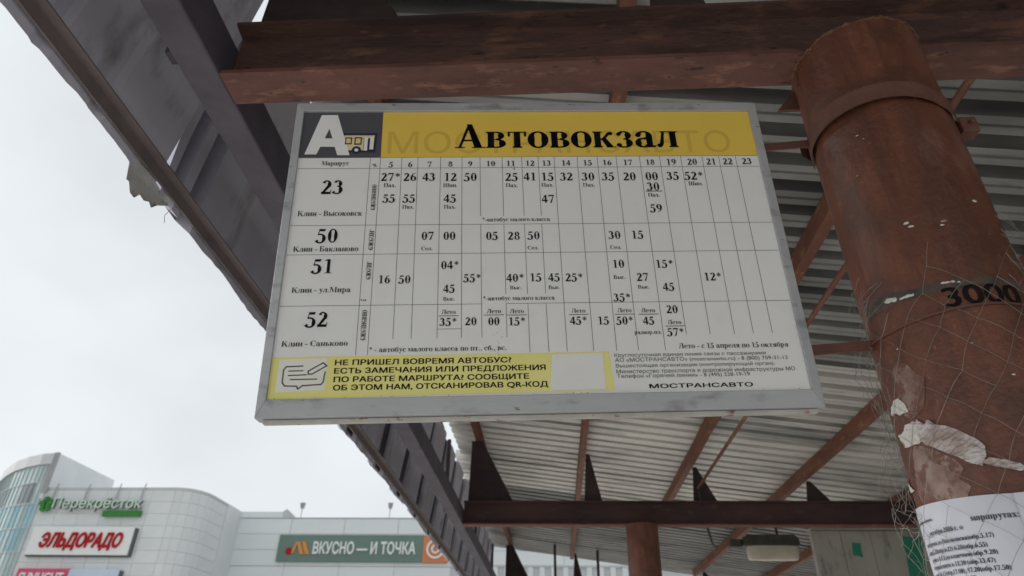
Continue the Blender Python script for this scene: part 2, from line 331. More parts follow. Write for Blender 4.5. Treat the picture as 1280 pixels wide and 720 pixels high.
    if c == 'в': return STEM(.07, H, .125)+ARC(.27, .345, .165, .115, -90, 90, .12, .028)+ARC(.27, .125, .20, .125, -90, 90, .13, .028)+[R_(.17, .43, .28, H), R_(.17, .225, .29, .25), R_(.17, 0, .29, .028)], .51
    if c == 'г': return STEM(.07, H, .125)+[R_(.17, .42, .38, H), R_(.35, .30, .385, H)], .42
    if c == 'д': return STEM(.35, H, .125, 1, 0)+[R_(.12, .43, .37, H), [(.17, .45), (.205, .45), (.16, .10), (.10, .03), (.08, .03)], R_(.03, 0, .52, .03), R_(.03, -.12, .06, .02), R_(.49, -.12, .52, .02)], .55
    if c == 'е': return ARC(.245, .23, .225, .24, 10, 320, .135, .028, 18)+[R_(.10, .235, .44, .268)], .46
    if c == 'ж': return STEM(.33, H, .125)+[[(.02, 0), (.15, 0), (.33, .24), (.26, .27)], [(.76, 0), (.63, 0), (.45, .24), (.52, .27)], [(.08, .42), (.16, .46), (.34, .22), (.28, .2)], [(.70, .42), (.62, .46), (.44, .22), (.50, .2)]]+BALL(.1, .41, .05)+BALL(.68, .41, .05), .78
    if c == 'з': return ARC(.20, .345, .165, .125, -85, 150, .12, .028)+ARC(.19, .125, .20, .135, -150, 88, .13, .028)+BALL(.08, .375, .045)+BALL(.075, .075, .05), .44
    if c == 'и': return STEM(.07, H, .125)+STEM(.375, H, .125)+[[(.18, .05), (.18, .13), (.39, .41), (.39, .33)]], .57
    if c == 'й': return glyph('и')[0]+ARC(.29, .62, .13, .09, 190, 350, .05, .05), .57
    if c == 'ц': return glyph('и')[0][:-1]+[R_(.17, 0, .40, .03), R_(.50, -.12, .56, .03)], .57
    if c == 'к': return STEM(.07, H, .125)+[[(.19, .21), (.24, .25), (.40, .44), (.44, .44), (.42, .38), (.28, .22)], [(.22, .26), (.31, .28), (.50, 0), (.36, 0)], R_(.34, 0, .55, .026)]+BALL(.44, .40, .05), .56
    if c == 'л': return STEM(.345, H, .125)+[R_(.13, .43, .36, H), [(.17, .45), (.205, .45), (.16, .08), (.10, .0), (.07, 0)]]+BALL(.075, .055, .055), .54
    if c == 'м': return STEM(.07, H, .035)+STEM(.485, H, .125)+[[(.06, H), (.19, H), (.36, .12), (.30, .0)], [(.30, 0), (.34, .12), (.50, H), (.49, .38)]], .68
    if c == 'н': return STEM(.07, H, .125)+STEM(.365, H, .125)+[R_(.17, .21, .39, .25)], .56
    if c == 'п': return STEM(.07, H, .125)+STEM(.365, H, .125)+[R_(.17, .425, .39, H)], .56
    if c == 'р': return [R_(.07, -.20, .195, .44), R_(.02, -.20, .26, -.172), [(.02, .43), (.02, .45), (.19, .47), (.19, .43)]]+ARC(.27, .23, .215, .24, -125, 125, .13, .03, 16), .53
    if c == 'с': return ARC(.245, .23, .225, .24, 45, 318, .135, .028, 16)+BALL(.35, .36, .055), .44
    if c == 'т': return STEM(.175, H, .125, 0)+[R_(.03, .43, .445, H), R_(.03, .32, .06, H), R_(.415, .32, .445, H)], .475
    if c == 'у': return [[(.06, H), (.20, H), (.33, .12), (.27, .0)], [(.40, H), (.44, H), (.22, -.17), (.17, -.17)], R_(.0, .434, .25, H), R_(.33, .434, .48, H)]+BALL(.12, -.15, .05), .48
    if c == 'х': return [[(.05, H), (.20, H), (.46, 0), (.31, 0)], [(.38, H), (.42, H), (.13, 0), (.09, 0)], R_(.01, .434, .25, H), R_(.31, .434, .47, H), R_(.02, 0, .19, .026), R_(.26, 0, .50, .026)], .5
    if c == 'ч': return STEM(.33, H, .125)+STEM(.07, H, .125, 1, 0)[1:]+ARC(.24, .32, .17, .15, 180, 285, .125, .035)+[R_(.07, .3, .195, H), R_(.22, .17, .35, .21)], .53
    if c == 'ш': return STEM(.07, H, .125)+STEM(.345, H, .125)+STEM(.62, H, .125)+[R_(.17, 0, .65, .03)], .82
    if c == 'ь': return STEM(.07, H, .125)+ARC(.27, .13, .20, .135, -90, 90, .13, .03)+[R_(.17, .23, .29, .262), R_(.17, 0, .29, .028)], .49
    if c == 'ы': return glyph('ь')[0]+STEM(.55, H, .125), .74
    if c == 'я': return STEM(.325, H, .125)+ARC(.27, .325, .20, .135, 90, 270, .13, .03)+[R_(.25, .43, .35, H), R_(.25, .19, .35, .22), [(.24, .21), (.31, .21), (.15, 0), (.03, 0)], R_(.0, 0, .14, .026)], .53
    return [R_(.05, 0, .4, .4)], .45
def serif_geo(body):
    vs = []; fs = []; x = 0
    for ch in body:
        ps, w = glyph(ch)
        for q in ps:
            n = len(vs); vs += [((x+a)/CH, b/CH) for a, b in q]; fs.append(tuple(range(n, n+len(q))))
        x += w
    return vs, fs, x/CH
BT = r'''
{"T":[["5",0.202,0.1564,0.0147],["6",0.2405,0.1562,0.0147],["7",0.2794,0.156,0.0147],["8",0.3212,0.1558,0.0147],["9",0.3613,0.1555,0.0148],["10",0.4026,0.1553,0.0148],["11",0.4435,0.1551,0.0148],["12",0.4825,0.1549,0.0148],["13",0.516,0.1547,0.0148],["14",0.556,0.1545,0.0149],["15",0.6,0.1543,0.0149],["16",0.6402,0.1541,0.0149],["17",0.6826,0.1538,0.0149],["18",0.7289,0.1536,0.0149],["19",0.7725,0.1534,0.015],["20",0.816,0.1531,0.015],["21",0.8557,0.1529,0.015],["22",0.8902,0.1528,0.015],["23",0.9301,0.1525,0.015],["23",0.0901,0.2099,0.032],["27*",0.2027,0.1864,0.0188],["26",0.2411,0.1867,0.0188],["43",0.279,0.187,0.0189],["12",0.3216,0.1873,0.0189],["50",0.3615,0.1876,0.0189],["25",0.4442,0.1881,0.0189],["41",0.4812,0.1874,0.019],["15",0.5164,0.1877,0.019],["32",0.5547,0.188,0.019],["30",0.5985,0.1883,0.019],["35",0.6391,0.1882,0.019],["20",0.6827,0.1885,0.0191],["00",0.728,0.1882,0.0191],["35",0.7712,0.1876,0.0191],["52*",0.8142,0.1879,0.0192],["Пах.",0.2024,0.2061,0.0087],["Шип.",0.3218,0.207,0.0087],["Пах.",0.4444,0.208,0.0088],["Пах.",0.5157,0.2075,0.0088],["Пах.",0.599,0.2082,0.0088],["Шип.",0.8156,0.2064,0.0089],["30",0.728,0.213,0.0188],["Пах.",0.7275,0.233,0.0087],["59",0.7277,0.2644,0.0182],["47",0.5147,0.2406,0.0183],["55",0.202,0.237,0.0182],["55",0.2411,0.2374,0.0182],["Пах.",0.2405,0.2568,0.0084],["45",0.3213,0.2381,0.0183],["Пах.",0.3215,0.2575,0.0085],["50",0.0892,0.3201,0.0298],["07",0.2796,0.3222,0.0173],["00",0.3211,0.3227,0.0173],["05",0.4026,0.3236,0.0173],["28",0.4445,0.324,0.0173],["50",0.4826,0.3236,0.0174],["30",0.6391,0.3244,0.0174],["15",0.6839,0.324,0.0175],["Сел.",0.2788,0.3498,0.008],["Сел.",0.4805,0.3504,0.008],["Сел.",0.639,0.3512,0.008],["51",0.087,0.3852,0.0293],["16",0.2019,0.414,0.0162],["50",0.2395,0.4145,0.0162],["04*",0.3227,0.3857,0.0166],["45",0.3218,0.4347,0.016],["Выс.",0.322,0.4553,0.0074],["55*",0.3642,0.4135,0.0163],["40*",0.4442,0.4141,0.0163],["Выс.",0.4449,0.4341,0.0075],["15",0.4826,0.4136,0.0163],["45",0.517,0.4141,0.0163],["Выс.",0.5165,0.4346,0.0076],["25*",0.5544,0.4146,0.0164],["10",0.6404,0.3872,0.0167],["Выс.",0.6401,0.4151,0.0077],["35*",0.6403,0.4572,0.0159],["27",0.6834,0.4157,0.0164],["Выс.",0.6836,0.436,0.0076],["15*",0.7283,0.3883,0.0167],["45",0.7302,0.4366,0.0162],["12*",0.8167,0.4166,0.0165],["52",0.0865,0.4926,0.0288],["Лето",0.3214,0.4813,0.0084],["35*",0.3208,0.5009,0.0153],["20",0.3616,0.5004,0.0153],["Лето",0.4034,0.4809,0.0084],["00",0.403,0.5011,0.0153],["Лето",0.4451,0.4816,0.0084],["15*",0.4445,0.5017,0.0153],["Лето",0.5578,0.4824,0.0084],["45*",0.5564,0.5021,0.0154],["15",0.6019,0.5028,0.0154],["Лето",0.6423,0.483,0.0085],["50*",0.6408,0.5035,0.0154],["Лето",0.686,0.4837,0.0085],["45",0.6847,0.5042,0.0154],["развор.пл.",0.6809,0.5265,0.0076],["20",0.7305,0.4824,0.0157],["Лето",0.7317,0.5079,0.0083],["57*",0.7309,0.5273,0.0152]],"W":[["Маршрут",0.0903,0.1523,0.0106,0.0541],["ч.",0.1703,0.1562,0.0108,0.0112],["Клин - Высоковск",0.0903,0.2702,0.012,0.1241],["*-автобус малого класса",0.45,0.2871,0.0091,0.1324],["Клин - Бакланово",0.0895,0.3484,0.0113,0.1221],["Клин - ул.Мира",0.0886,0.4338,0.0107,0.107],["*-автобус малого класса",0.4497,0.4554,0.0086,0.1328],["Клин - Саньково",0.087,0.5383,0.0102,0.1158],["* - автобус малого класса по пт., сб., вс.",0.3035,0.5517,0.0093,0.2427],["Лето - с 15 апреля по 15 октября",0.8327,0.5542,0.0095,0.2],["Автовокзал",0.5622,0.0862,0.06,0.4667]],"F":[["НЕ ПРИШЕЛ ВОВРЕМЯ АВТОБУС?",0.279,0.5747,0.0094,0.3067],["ЕСТЬ ЗАМЕЧАНИЯ ИЛИ ПРЕДЛОЖЕНИЯ",0.3089,0.5898,0.0093,0.3668],["ПО РАБОТЕ МАРШРУТА? СООБЩИТЕ",0.2942,0.6053,0.0092,0.3368],["ОБ ЭТОМ НАМ, ОТСКАНИРОВАВ QR-КОД",0.3105,0.62,0.0091,0.3689],["Круглосуточная единая линия связи с пассажирами",0.7518,0.5697,0.0063,0.2726],["АО «МОСТРАНСАВТО» (mostransavto.ru) - 8 (800) 709-31-13",0.7709,0.5788,0.0069,0.3101],["Вышестоящая организация (контролирующий орган):",0.7584,0.5895,0.0062,0.2842],["Министерство транспорта и дорожной инфраструктуры МО",0.7757,0.6,0.0068,0.3191],["Телефон «Горячей линии» - 8 (495) 228-19-19",0.7345,0.6085,0.0067,0.2357],["МОСТРАНСАВТО",0.7631,0.6277,0.0072,0.1827],["МОСТРАНСАВТО",0.5483,0.1022,0.0532,0.71]],"R":[["ежедневно",0.1718,0.234,0.0595],["ежедн.",0.1729,0.3291,0.0454],["ежедн.",0.1724,0.3947,0.0384],["ежедневно",0.1703,0.5048,0.0588]],"cols":[0.1597,0.1803,0.2233,0.2555,0.3013,0.3446,0.3812,0.426,0.466,0.4995,0.5323,0.5796,0.6208,0.6599,0.7084,0.7502,0.7939,0.8385,0.8732,0.9084],"rows":[0.1381,0.1648,0.2976,0.3607,0.4664,0.5625],"A":[[0.0269,0.1303],[0.0529,0.0303],[0.0859,0.0304],[0.1176,0.1328],[0.0927,0.1326],[0.0861,0.1117],[0.0571,0.1115],[0.0509,0.1304]],"Ah":[[0.0713,0.0659],[0.0641,0.0904],[0.0799,0.0905]],"dk":[[0.0202,0.0255],[0.1798,0.0249],[0.181,0.1386],[0.0201,0.1377]],"bus":[[0.1004,0.0773],[0.1707,0.0776],[0.1686,0.1261],[0.105,0.1258]],"busf":[[0.1033,0.0829],[0.1661,0.0832],[0.1645,0.0903],[0.1038,0.0901]],"busb":[[0.1039,0.0911],[0.1438,0.0912],[0.144,0.1205],[0.1062,0.1203]],"w1":[[0.1061,0.088],[0.1199,0.0881],[0.1196,0.1058],[0.1058,0.1057]],"w2":[[0.1252,0.0876],[0.1399,0.0877],[0.1399,0.1069],[0.1249,0.1068]],"d1":[[0.1447,0.0877],[0.1521,0.0877],[0.1518,0.1215],[0.1449,0.1215]],"d2":[[0.1566,0.0877],[0.1647,0.0878],[0.1641,0.1186],[0.1564,0.1186]],"wh":[[0.1303,0.1194],[0.1375,0.1195]],"yb":[[0.0218,0.5635],[0.0137,0.6378],[0.6064,0.5624],[0.6111,0.6323]],"qr":[[0.5048,0.5666],[0.5947,0.5645],[0.5945,0.6306],[0.4984,0.6316]],"ic":[[0.0297,0.5674],[0.1119,0.566],[0.1118,0.6232],[0.0281,0.6261]],"chat":[[0.0706,0.5798],[0.0422,0.5807],[0.0385,0.5862],[0.0386,0.6091],[0.0431,0.6151],[0.0635,0.6159],[0.0662,0.621],[0.073,0.6152],[0.1044,0.6135],[0.1079,0.6095],[0.1098,0.5912]],"pen":[[0.0807,0.5893],[0.1052,0.5744],[0.1114,0.5801],[0.0882,0.5945],[0.0813,0.5948],[0.0807,0.5893]],"l1":[[0.0475,0.5886],[0.0715,0.5882]],"l2":[[0.0475,0.5965],[0.0779,0.5957]],"l3":[[0.0514,0.6039],[0.097,0.6038]]}'''

# ------------------------------------------------------------------ ground
g = G(); g.grid([[(x, y, -1.76) for x in (-600, -60, -10, 10, 60, 600)] for y in (-600, -60, -10, 20, 60, 600)])
g.build('ground', M_asph, kind='structure')
g = G().box(-.95, 8.8, -4, 13, -1.9, -1.60); g.build('platform_pavement', M_pave, kind='structure', bevel=.01)
g = G().grid([[(x, y, -1.756) for x in (-70, -20, -.95)] for y in (-40, 0, 30, 66)]).grid([[(x, y, -1.756) for x in (-.95, 8.8)] for y in (-40, -20, -4)]).grid([[(x, y, -1.756) for x in (-.95, 8.8)] for y in (13, 40, 66)]).grid([[(x, y, -1.756) for x in (8.8, 20, 60)] for y in (-40, 0, 30, 66)])
g.build('square_pavement', M_pave, kind='structure')

# ------------------------------------------------------------------ canopy: one steel structure with its sheets
CAN = empty('bus_station_canopy', (0, 1.13, -1.6), 'rusty brown steel canopy with corrugated sheet roof and ragged side fascia over the platform', 'canopy')
X_END = 8.6
def rz(x): return 1.975-.13*x          # underside of the purlins
PUR = [-.70, .271, 1.23, 2.21, 3.18, 4.15, 5.12, 6.09, 7.06, 8.03]
BEAMS = [(1.1335, .195), (6.11, .205), (11.08, .205)]
for i, (y, h) in enumerate(BEAMS):
    g = G(); w = .0485; x0 = -.803
    z0, z1 = 1.30, 1.30+h
    n = 40
    pts = [(-w, z0), (w, z0), (w, z0+.010), (.006, z0+.016), (.006, z1-.016), (w, z1-.010), (w, z1), (-w, z1), (-w, z1-.010), (-.006, z1-.016), (-.006, z0+.016), (-w, z0+.010)]
    rows = []
    for k in range(n+1):
        x = x0+(X_END-x0)*k/n
        rows.append([(x, y+a+random.uniform(-.0006, .0006), b+random.uniform(-.0006, .0006)) for a, b in pts+[pts[0]]])
    g.grid(rows); g.add([(x0, y+a, b) for a, b in pts], [tuple(range(12))]); g.add([(X_END, y+a, b) for a, b in pts], [tuple(range(12))])
    bmo = g.build('cross_beam', M_beam if i == 0 else M_beamd, CAN)
    g = G(); rows = []
    for k in range(n+1):
        x = x0+(X_END-x0)*k/n; e = random.uniform(-.0008, .0008)
        rows.append([(x, y-w-.0012+e, z0+.0108), (x, y-w-.0012+e, z0-.0015), (x, y+w+.0012, z0-.0015), (x, y+w+.0012, z0+.0108)])
    g.grid(rows).build('lit_flange_skin', M_flange, bmo)
# longitudinal chord at the beam ends and the bar at the foot of the fascia
g = G().box(-.895, -.805, -2.9, 11.7, 1.30, 1.44); ch = g.build('edge_channel', M_chord, CAN, bevel=.006)
g = G()
for k in range(48):
    ya = -2.9+14.6*k/48; yb = ya+14.6/48; za = 1.222+.016*max(0, min(1, (ya-.8)/2.6)); zb_ = 1.222+.016*max(0, min(1, (yb-.8)/2.6))
    for (xa, xb, h0, h1) in ((-1.099, -1.093, 0, .044), (-1.093, -1.068, .039, .044)):
        g.add([(xa, ya, za+h0), (xb, ya, za+h0), (xb, ya, za+h1), (xa, ya, za+h1), (xa, yb, zb_+h0), (xb, yb, zb_+h0), (xb, yb, zb_+h1), (xa, yb, zb_+h1)], [(0, 1, 5, 4), (1, 2, 6, 5), (2, 3, 7, 6), (3, 0, 4, 7)])
g.build('fascia_bottom_bar', M_bar, CAN)
# struts linking chord and fascia bar
for y in (1.13, 3.6, 6.11, 8.6, 11.08):
    G().box(-.99, -.96, y-.02, y+.02, 1.42, 2.08).build('fascia_post', M_chord, CAN)
# purlins
for x in PUR:
    g = G(); z = rz(x); w = .027; h = .095
    pts = [(-w, 0), (w, 0), (w, .006), (-w+.006, .006), (-w+.006, h-.006), (w, h-.006), (w, h), (-w, h)]
    rows = []
    for k in range(26):
        y = -2.9+14.5*k/25; dx = random.uniform(-.004, .004); dz = random.uniform(-.002, .002)
        rows.append([(x+a+dx, y, z+b+dz) for a, b in pts+[pts[0]]])
    g.grid(rows); g.add([(x+a, -2.9, z+b) for a, b in pts], [tuple(range(8))]); g.add([(x+a, 11.6, z+b) for a, b in pts], [tuple(range(8))])
    g.build('purlin', M_purl, CAN)
# gusset plates standing on the beams
for (y, h) in BEAMS:
    zb = 1.30+h
    G().prism([(-.77, zb), (-.364, zb), (-.66, rz(-.7)-.002), (-.76, rz(-.7)-.002)], y-.006, y+.006).build('gusset_plate', M_gus, CAN)
    for x in PUR[1:]:
        s = 1
        G().prism([(x+.0, zb), (x+.16+.05*(x > 1), zb), (x+.060, rz(x)-.002), (x+.03, rz(x)-.002)], y-.006, y+.006).build('gusset_plate', M_gus, CAN)
for x in (0.0, .66):
    G().box(x-.02, x+.02, 11.06, 11.10, 1.505, rz(x)+.09).build('roof_post', M_beamd, CAN)
# roof sheets, corrugated, ribs running across the canopy
P = .165
def rprof():   # (dy, dz) of one wave; wide crest with a narrow stiffening groove, then a deep valley
    return [(0, 0), (.038, 0), (.043, .010), (.050, .010), (.055, 0), (.090, 0), (.094, .092), (.161, .092)]
def roof_sheet(y0, nw, xl, wob):
    rows = []
    xs = [xl+(X_END+.15-xl)*k/14 for k in range(15)]
    ph = 1.3
    for x in xs:
        row = []
        for w in range(nw):
            for dy, dz in rprof():
                y = y0+w*P+dy
                row.append((x, y, 2.072-.13*x+dz+.0015+wob+.003*sin(x*2.1+ph+y)))
        row.append((x, y0+nw*P+.036, 2.072-.13*x+.0015+wob+.003*sin(x*2.1+ph+y0+nw*P)))
        rows.append(row)
    g = G().grid(rows); return g
y = -2.91; k = 0
while y < 11.5:
    mid = y+.5
    xl = -.972 if 3.9 < mid < 7.2 else -1.06
    if 1.0 < mid < 2.0: xl = -1.05
    roof_sheet(y, 6, xl+random.uniform(-.006, .006), .002 if k % 2 else 0).build('roof_sheet', M_rdim if mid < 4.1 or 7.8 < mid else M_roof, CAN, solid=.0014)
    y += 6*P; k += 1
# fascia sheets hanging along the left edge
def fx(z, off=0): return -.975-.13*(2.1-z)-.018-off
def fas_sheet(y0, nw, near=False, P2=.47, zb=1.203, tear=None, slant=False):
    cols = []
    if near: prof = [(0, 0), (.10, .001), (.12, .009), (.14, .009), (.16, 0), (.30, .002), (.32, .010), (.34, .010), (.36, 0), (P2, .003)]
    else: prof = [(0, 0), (.10, .001), (.12, .006), (.135, .006), (.15, .001), (.30, .001), (.32, .007), (.335, .007), (.35, .001), (.438, 0), (.446, .060), (.53, .062), (.624, .060), (.632, 0)]
    ys = []
    for w in range(nw):
        pr = prof if not (slant and w == 0) else [(0, 0), (.045, .002), (.052, .060), (.098, .060), (.105, 0), (.145, 0), (.152, .062), (.215, .062), (.222, 0), (.44, .001)]
        for dy, of in pr:
            if ys and abs(ys[-1][0]-(y0+w*P2+dy)) < 1e-4: continue
            ys.append((y0+w*P2+dy, of))
    ys.append((y0+nw*P2+.040, ys[0][1]))
    # split long spans for a ragged edge
    zz = []
    full = []
    for i in range(len(ys)-1):
        n = max(1, int((ys[i+1][0]-ys[i][0])/.03))
        for q in range(n):
            t = q/n; full.append((ys[i][0]*(1-t)+ys[i+1][0]*t, ys[i][1]*(1-t)+ys[i+1][1]*t))
    full.append(ys[-1])
    ph = random.uniform(0, 9)
    rows = []
    for (yy, of) in full:
        bot = zb+of*.8-.004*sin(yy*13+ph)-random.uniform(0, .005)
        top = 2.118+.004*sin(yy*9)
        if tear:
            for (ty, tw, td) in tear:
                if abs(yy-ty) < tw: top = min(top, 2.118-td*(1-abs(yy-ty)/tw))
        r = []
        for q in range(9):
            t = q/8; z = bot+(top-bot)*t
            dent = .006*sin(yy*5+z*7+ph)*sin(z*5+ph) if near else .0035*sin(yy*3+z*6+ph)
            r.append((fx(z, of+dent), yy+(.13*max(0, .26-t)*max(0, 1-(yy-y0)/.07) if slant else 0), z))
        rows.append(r)
    return G().grid(rows)
fas_sheet(-2.9, 3, True, .64).build('fascia_sheet', M_fas, CAN, solid=.0014)
fas_sheet(-1.0, 2, True, .60).build('fascia_sheet', M_fas, CAN, solid=.0014)
fas_sheet(.21, 2, True, .572).build('fascia_sheet', M_fas, CAN, solid=.0014)
fas_sheet(1.388, 1, P2=.932, zb=1.210, tear=[(1.475, .040, .11)], slant=True).build('fascia_sheet', M_fas, CAN, solid=.0014)
y = 2.32
while y < 11.3:
    fas_sheet(y, 2, P2=.655, zb=1.212+random.uniform(-.005, .005)).build('fascia_sheet', M_fas, CAN, solid=.0014)
    for w in range(2):          # dark navy strip set into each groove
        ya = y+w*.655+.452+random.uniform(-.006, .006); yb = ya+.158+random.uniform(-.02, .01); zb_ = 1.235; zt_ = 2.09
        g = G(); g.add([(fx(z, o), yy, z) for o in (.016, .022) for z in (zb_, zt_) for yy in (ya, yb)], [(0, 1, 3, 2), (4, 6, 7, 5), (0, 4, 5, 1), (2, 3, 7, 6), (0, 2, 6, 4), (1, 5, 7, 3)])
        g.build('groove_strip', M_groove, CAN)
    y += 1.31
# pipe columns
CX, CR = .732, .136
def column(cy, m, cx=CX):
    g = G(); rows = []; n = 72
    zs = [-1.6+2.9*k/60 for k in range(61)]
    for z in zs:
        rows.append([(cx+(CR+.0007*sin(7*z+3*a*5))*cos(a*2*pi/n), cy+(CR+.0007*sin(5*z+a))*sin(a*2*pi/n), z) for a in range(n+1)])
    g.grid(rows)
    g.add([(cx+.134*cos(a*2*pi/n), cy+.134*sin(a*2*pi/n), 1.297) for a in range(n)], [tuple(range(n))])
    c = g.build('column', m, CAN, smooth=True)
    b = G()
    G_ = []
    for a in range(0, 121):
        A = a*2*pi/120; rr = CR-.001+random.uniform(-.001, .003)
        G_.append((cx+rr*cos(A), cy+rr*sin(A), 1.298+random.uniform(-.004, .003)))
    b.tube(G_, [random.uniform(.002, .0048) for _ in G_], 6, False)
    if cy < 3:
        for k in range(26):      # drips and spatter near the weld
            A = rad(random.uniform(160, 330)); z = 1.296-random.uniform(0, .05)**1; s = random.uniform(.0008, .0022)
            p = Vector((cx+(CR+.001)*cos(A), cy+(CR+.001)*sin(A), z))
            b.tube([p+Vector((0, 0, s)), p, p-Vector((0, 0, s*1.5))], [s*.4, s, s*.3], 5)
    b.build('weld_seam', M_weld, c)
    G().box(cx-.18, cx+.18, -1.6*0+cy-.18, cy+.18, -1.61, -1.59).build('base_plate', m, c)
    return c
COL1 = column(1.133, M_col); column(6.10, M_col, .756); column(11.08, M_col, .756)
G().prism([(.560, 1.228), (.640, 1.228), (.640, 1.30), (.615, 1.30)], 1.195, 1.203).build('corner_gusset', M_strap, CAN)
# dirty band and stencilled number on the near column
def cyl_pt(th, z, r): a = rad(th); return (CX+r*cos(a), 1.133+r*sin(a), z)
def cyl_patch(outline, r, n=1):
    """closed outline of (theta, z) laid on the pipe as a fan of small quads"""
    return outline
g = G(); rows = []
for k in range(90):
    th = 176+k*1.7; e = min(1, (k+1)/14)
    zt = .652-.032*min(1, k/30)-.010*max(0, (k-55)/40)+random.uniform(-.002, .002); zb = .626-.022*min(1, k/25)-.010*max(0, (k-55)/40)+random.uniform(-.0015, .0015)
    if k < 20: zb -= .014*(1-k/20); 
    rows.append([cyl_pt(th, zb, .1366), cyl_pt(th, (zb+zt)/2, .1369), cyl_pt(th, zt, .1366)])
g.grid(rows).build('dirt_band', M_stain_shade, COL1)
def bend_text(vs, fs, th0, z0, h, r, wk=1.0, tilt=0., curve=0.):
    out = []
    for x, y in vs:
        X = x*h*wk; Z = z0+y*h+tilt*X+curve*X*X
        out.append(cyl_pt(th0+math.degrees(X/r), Z, r))
    return out, fs
vs, fs = text_geo('3000', .022)
V, F_ = bend_text(vs, fs, 240, .570, .036, .1372, 1.22, -.02)
G().add(V, F_).build('stencilled_number', M_pblk, COL1)
STRAP_SHADE = G()  # shade of the gap above the strap, painted as a dark line
STRAP_SHADE.grid([[cyl_pt(th, 1.052-.012*((cos(rad(th))+1))-.006*(1+sin(rad(th)+.6))+.036, .1364), cyl_pt(th, 1.052-.012*((cos(rad(th))+1))-.006*(1+sin(rad(th)+.6))+.052+.006*sin(th*.2)*sin(th*.037), .1366)] for th in range(186, 318, 2)])
STRAP_SHADE.build('strap_shade_line', M_stain_shade, COL1)
# peeled flakes on the paint
for (th, z, s) in [(234, .752, .006), (236.5, .742, .005), (257.5, .7386, .005), (255.8, .7306, .004), (287.4, .784, .006), (205, .619, .011), (209, .616, .008), (215, .613, .007), (219, .612, .006), (222, .6105, .005), (243, .6162, .004), (246, .6155, .006), (249, .615, .005), (252, .613, .003), (222, .99, .003), (226, .975, .002), (231, 1.10, .004), (212, .90, .002), (262, .44, .003), (246, .50, .002), (199, .53, .003), (268, .37, .003), (273, .35, .004)]:
    n = 7; c = [cyl_pt(th+math.degrees(s*random.uniform(.5, 1.3)*cos(a*2*pi/n)/CR), z+s*.6*random.uniform(.4, 1.2)*sin(a*2*pi/n), .1375) for a in range(n)]
    G().add(c+[cyl_pt(th, z, .1385)], [(i, (i+1) % n, n) for i in range(n)]).build('paint_flake', M_scrap, COL1)

# ------------------------------------------------------------------ timetable board
D = json.loads(BT)
MB = Matrix(((0.99518, -0.09044, -0.03792), (0.08591, 0.99046, -0.10771), (0.04730, 0.10393, 0.99346)))
C0 = Vector((-0.52279, 0.97019, 1.05912))
BRD = empty('timetable_board', C0, 'bus timetable board in a grey metal frame hanging under the beam, yellow header reading Автовокзал', 'sign board', rot=MB)
W_, H_ = .9739, .6711
FL, FR, FT, FB = .0165, .0182, .0232, .0312
def brd(g, name, m, par=None, **k): return g.build(name, m, par or BRD, local=True, **k)
def rectL(u0, v0, u1, v1, off): return [(u0, -off, -v0), (u1, -off, -v0), (u1, -off, -v1), (u0, -off, -v1)]
brd(G().box(.006, W_-.006, .004, .026, -(H_-.006), -.006), 'back_panel', M_frame)
brd(G().box(FL-.002, W_-FR+.002, .000, .0039, -(H_-FB+.002), -(FT-.002)), 'print_panel', M_print)
def rail(pts_out, pts_in):
    # bevelled rail: outer edge set back, inner lip proud
    (a, b), (c, d) = pts_out, pts_in
    def q(p, off): return (p[0], -off, -p[1])
    vs = [q(a, -.028), q(b, -.028), q(a, .003), q(b, .003), q(c, .0055), q(d, .0055), q(c, -.002), q(d, -.002)]
    return G().add(vs, [(0, 1, 3, 2), (2, 3, 5, 4), (4, 5, 7, 6), (0, 2, 4, 6), (1, 7, 5, 3), (0, 6, 7, 1)])
o_ = [(0, 0), (W_, 0), (W_, H_), (0, H_)]; i_ = [(FL, FT), (W_-FR, FT), (W_-FR, H_-FB), (FL, H_-FB)]
for k in range(4):
    brd(rail((o_[k], o_[(k+1) % 4]), (i_[k], i_[(k+1) % 4])), 'frame_rail', M_frame, bevel=.0012)
brd(G().box(.012, W_-.010, .006, .020, -(H_+.007), -(H_+.001)), 'bottom_rim', M_rim)
brd(G().add(rectL(FL, H_-FB-.0011, W_-FR, H_-FB+.0004, .0007), [(0, 1, 2, 3)]), 'lower_seam', M_line)
# flat prints, each a thin film over the panel
LV = .0003
brd(G().add([(.1800, -LV, -FT), (W_-FR, -LV, -FT), (W_-FR, -LV, -.1376), (.1805, -LV, -.1384)], [(0, 1, 2, 3)]), 'header_band', M_yel)
brd(G().add([(u, -LV, -v) for u, v in ((FL, FT+.0002), (.1799, FT+.0002), (.1804, .1384), (FL, .1380))], [(0, 1, 2, 3)]), 'emblem_panel', M_dk)
def polyfilm(pts, off): return G().add([(u, -off, -v) for u, v in pts], [tuple(range(len(pts)))])
brd(polyfilm([(FL, .5630), (.6064, .5622), (.6111, .6330), (FL, .6380)], LV), 'footer_band', M_yel2)
A_ = D['A']; hole = D['Ah']
g = G(); p = A_
g.add([(u, -LV*2.4, -v) for u, v in (p[0], p[1], (.0713, p[1][1]), (.0713, .0659), (.0641, .0904), (.0571, .1115), p[7])], [(0, 1, 2, 3, 4, 5, 6)])
g.add([(u, -LV*2.4, -v) for u, v in ((.0713, p[1][1]), p[2], p[3], p[4], p[5], (.0799, .0905), (.0713, .0659))], [(0, 1, 2, 3, 4, 5, 6)])
g.add([(u, -LV*2.4, -v) for u, v in ((.0641, .0904), (.0799, .0905), p[5], p[6])], [(0, 1, 2, 3)])
brd(g, 'letter_emblem', M_print)
bus = brd(polyfilm(D['bus'], LV*1.6), 'bus_emblem', M_navy)
g = G()
for k in ('busf', 'busb'): g.add([(u, -LV*2, -v) for u, v in D[k]], [(0, 1, 2, 3)])
for k in ('d1', 'd2'): pass
brd(g, 'bus_side', M_cream, bus)
